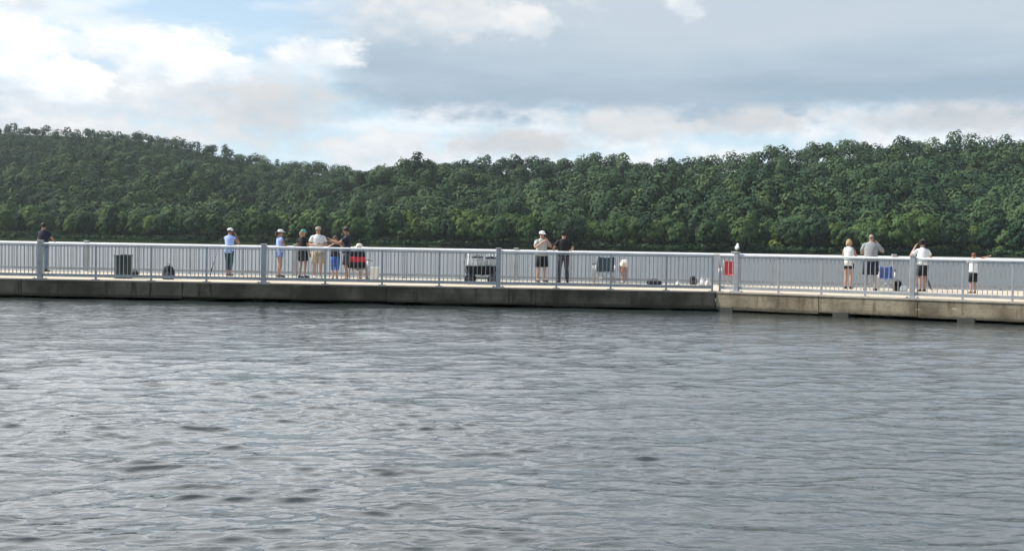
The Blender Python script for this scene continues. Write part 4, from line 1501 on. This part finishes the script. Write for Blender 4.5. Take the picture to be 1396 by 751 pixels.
def make_tree(i, n):
    jx, jt, a, b, c = cand[i]
    shrub = (a > 0.80 and jt < 0.03)
    pool = SHRUB if shrub else VAR
    v = pool[int(b * len(pool)) % len(pool)]
    sc = (0.84 + 0.45 * c) if not shrub else 0.8 + 0.5 * c
    hue = random.random()
    if shrub:
        colr = (1.5, 1.45, 0.95)
    elif hue < 0.62:
        colr = (1.22, 1.20, 1.0)
    elif hue < 0.84:
        colr = (1.6, 1.48, 1.0)
    else:
        colr = (0.72, 0.78, 0.9)
    tone = 'yellow green' if shrub else ('mid green' if hue < 0.62 else ('pale green' if hue < 0.84 else 'dark green'))
    size = 'large' if sc > 1.07 else ('middling' if sc > 0.92 else 'small')
    shape = 'shrub' if shrub else ('tall narrow tree' if v['style'] == 'tall' else 'round tree')
    rowname = "at the water's edge" if jt < 0.02 else ('in the second row' if jt < 0.042 else 'behind the front rows')
    label = f"{size if not shrub else 'bushy'} {tone} {shape} {rowname}, {landmark(jx)}"
    o = thing('shrub' if shrub else 'tree', label, 'shrub' if shrub else 'tree', (cx_[i], cy_[i], cz_[i] - 0.3), random.uniform(0, 2 * PI),
              'shrubs on the far bank' if shrub else 'trees on the far bank')
    o.scale = (sc * random.uniform(0.92, 1.1), sc * random.uniform(0.92, 1.1), sc * (1.15 if jt < 0.045 else 0.95))
    cr = link('crown', v['crown'], o)
    cr.color = (*colr, 1)
    link('trunk', v['trunk'], o)
    TREES.append((o, float(dist[i])))


for n, i in enumerate(single):
    make_tree(i, n)

same = {}
for o, d in TREES:
    same.setdefault(o['label'], []).append((d, o))
for lab, lst in same.items():               # alike neighbours: told apart by how far up the bank they stand
    if len(lst) > 1:
        lst.sort(key=lambda q: q[0])
        words_ = ['nearest', 'second nearest', 'third nearest', 'fourth nearest', 'fifth nearest'] if len(lst) > 2 else ['nearer', 'farther']
        for (d, o), w_ in zip(lst, words_):
            o['label'] = w_ + ' ' + lab

# everything further up the slopes reads as one wooded mass
Q, TI, TR = [], [], []
fr = np.random.default_rng(21)
tone_n = vnoise(cx_ * 0.5, cy_ * 0.5, 17)
for i in rest:
    jx, jt, a, b, c = cand[i]
    qd, ti = (LOW if jx < 330 else BIG)[int(b * 6) % 6]
    an = a * 2 * PI
    sc = (0.74 + 0.38 * c) * (1.0 - 0.10 * max(0.0, min(1.0, (jt - 0.7) / 0.2))) * grow(jx)
    ca, sa = math.cos(an) * sc, math.sin(an) * sc
    x = qd[..., 0] * ca - qd[..., 1] * sa + cx_[i]
    y = qd[..., 0] * sa + qd[..., 1] * ca + cy_[i]
    z = qd[..., 2] * sc * (0.9 + 0.25 * a) + cz_[i] - 0.8
    Q.append(np.stack([x, y, z], -1).astype(np.float32))
    TI.append(ti)
    TR.append(np.full(len(ti), np.clip(fr.random() ** 1.3 * 0.95 + 0.12 * tone_n[i] - 0.12 * jt, 0, 1)))
fo = link('forest', quads_mesh('forest', np.concatenate(Q), np.concatenate(TI), M['forest'], np.concatenate(TR)))
fo['kind'] = 'stuff'
fo['label'] = 'dense green woodland covering the hills across the river'
fo['category'] = 'woodland'

# low undergrowth hanging over the waterline
Q, TI, TR = [], [], []
ub, ut = crown_arrays(301, 9, 12, 0.75, 3.2, 4.6, -1.6)
px = -180.0
while px < 1590:
    for t0 in (0.0015, 0.011):
        bx, by, bz = ground(np.array([px + fr.uniform(-3, 3)]), np.array([t0 + fr.uniform(0, 0.004)]))
        an, sc = fr.random() * 6.28, fr.uniform(0.6, 1.25)
        ca, sa = math.cos(an) * sc, math.sin(an) * sc
        Q.append(np.stack([ub[..., 0] * ca - ub[..., 1] * sa + bx[0], ub[..., 0] * sa + ub[..., 1] * ca + by[0], ub[..., 2] * sc + bz[0]], -1).astype(np.float32))
        TI.append(ut)
        TR.append(np.full(len(ut), fr.random() * 0.5))
    px += 6.5
ug = link('undergrowth', quads_mesh('undergrowth', np.concatenate(Q), np.concatenate(TI), M['forest'], np.concatenate(TR)))
ug['kind'] = 'stuff'
ug['label'] = 'low dark undergrowth along the far waterline'

# haze over the river
mb = MB().box((0, 1180, 100), (4400, 2440, 210))
hz = bpy.data.materials.new('river_haze')
hz.use_nodes = True
T = NT(hz.node_tree)
T.n.clear()
pv = T.node('ShaderNodeVolumePrincipled')
T.put(pv.inputs['Color'], (0.80, 0.88, 0.96))
pv.inputs['Density'].default_value = HAZE
pv.inputs['Anisotropy'].default_value = 0.3
T.l.new(pv.outputs[0], T.node('ShaderNodeOutputMaterial').inputs['Volume'])
ho = mb.build('haze', hz)
ho['kind'] = 'stuff'

# pale rock outcrop on the skyline of the right hill
ox, oy, oz = ground(np.array([1178.0]), np.array([1.0]))
t = thing('rock_outcrop', 'pale stone outcrop on the skyline of the right hill', 'rock', (ox[0], oy[0], oz[0]))
mb = MB()
for k in range(5):
    mb.box((random.uniform(-4, 4), random.uniform(-3, 3), 5), (random.uniform(3, 5), 4, random.uniform(15, 21)), Euler((random.uniform(-.1, .1), random.uniform(-.15, .15), random.uniform(0, 1))).to_matrix(), 0.6)
mb.build('boulder', M['stone'], t)
print('trees', len(cand), 'single', N_SINGLE, 'forest quads', sum(len(q) for q in Q))
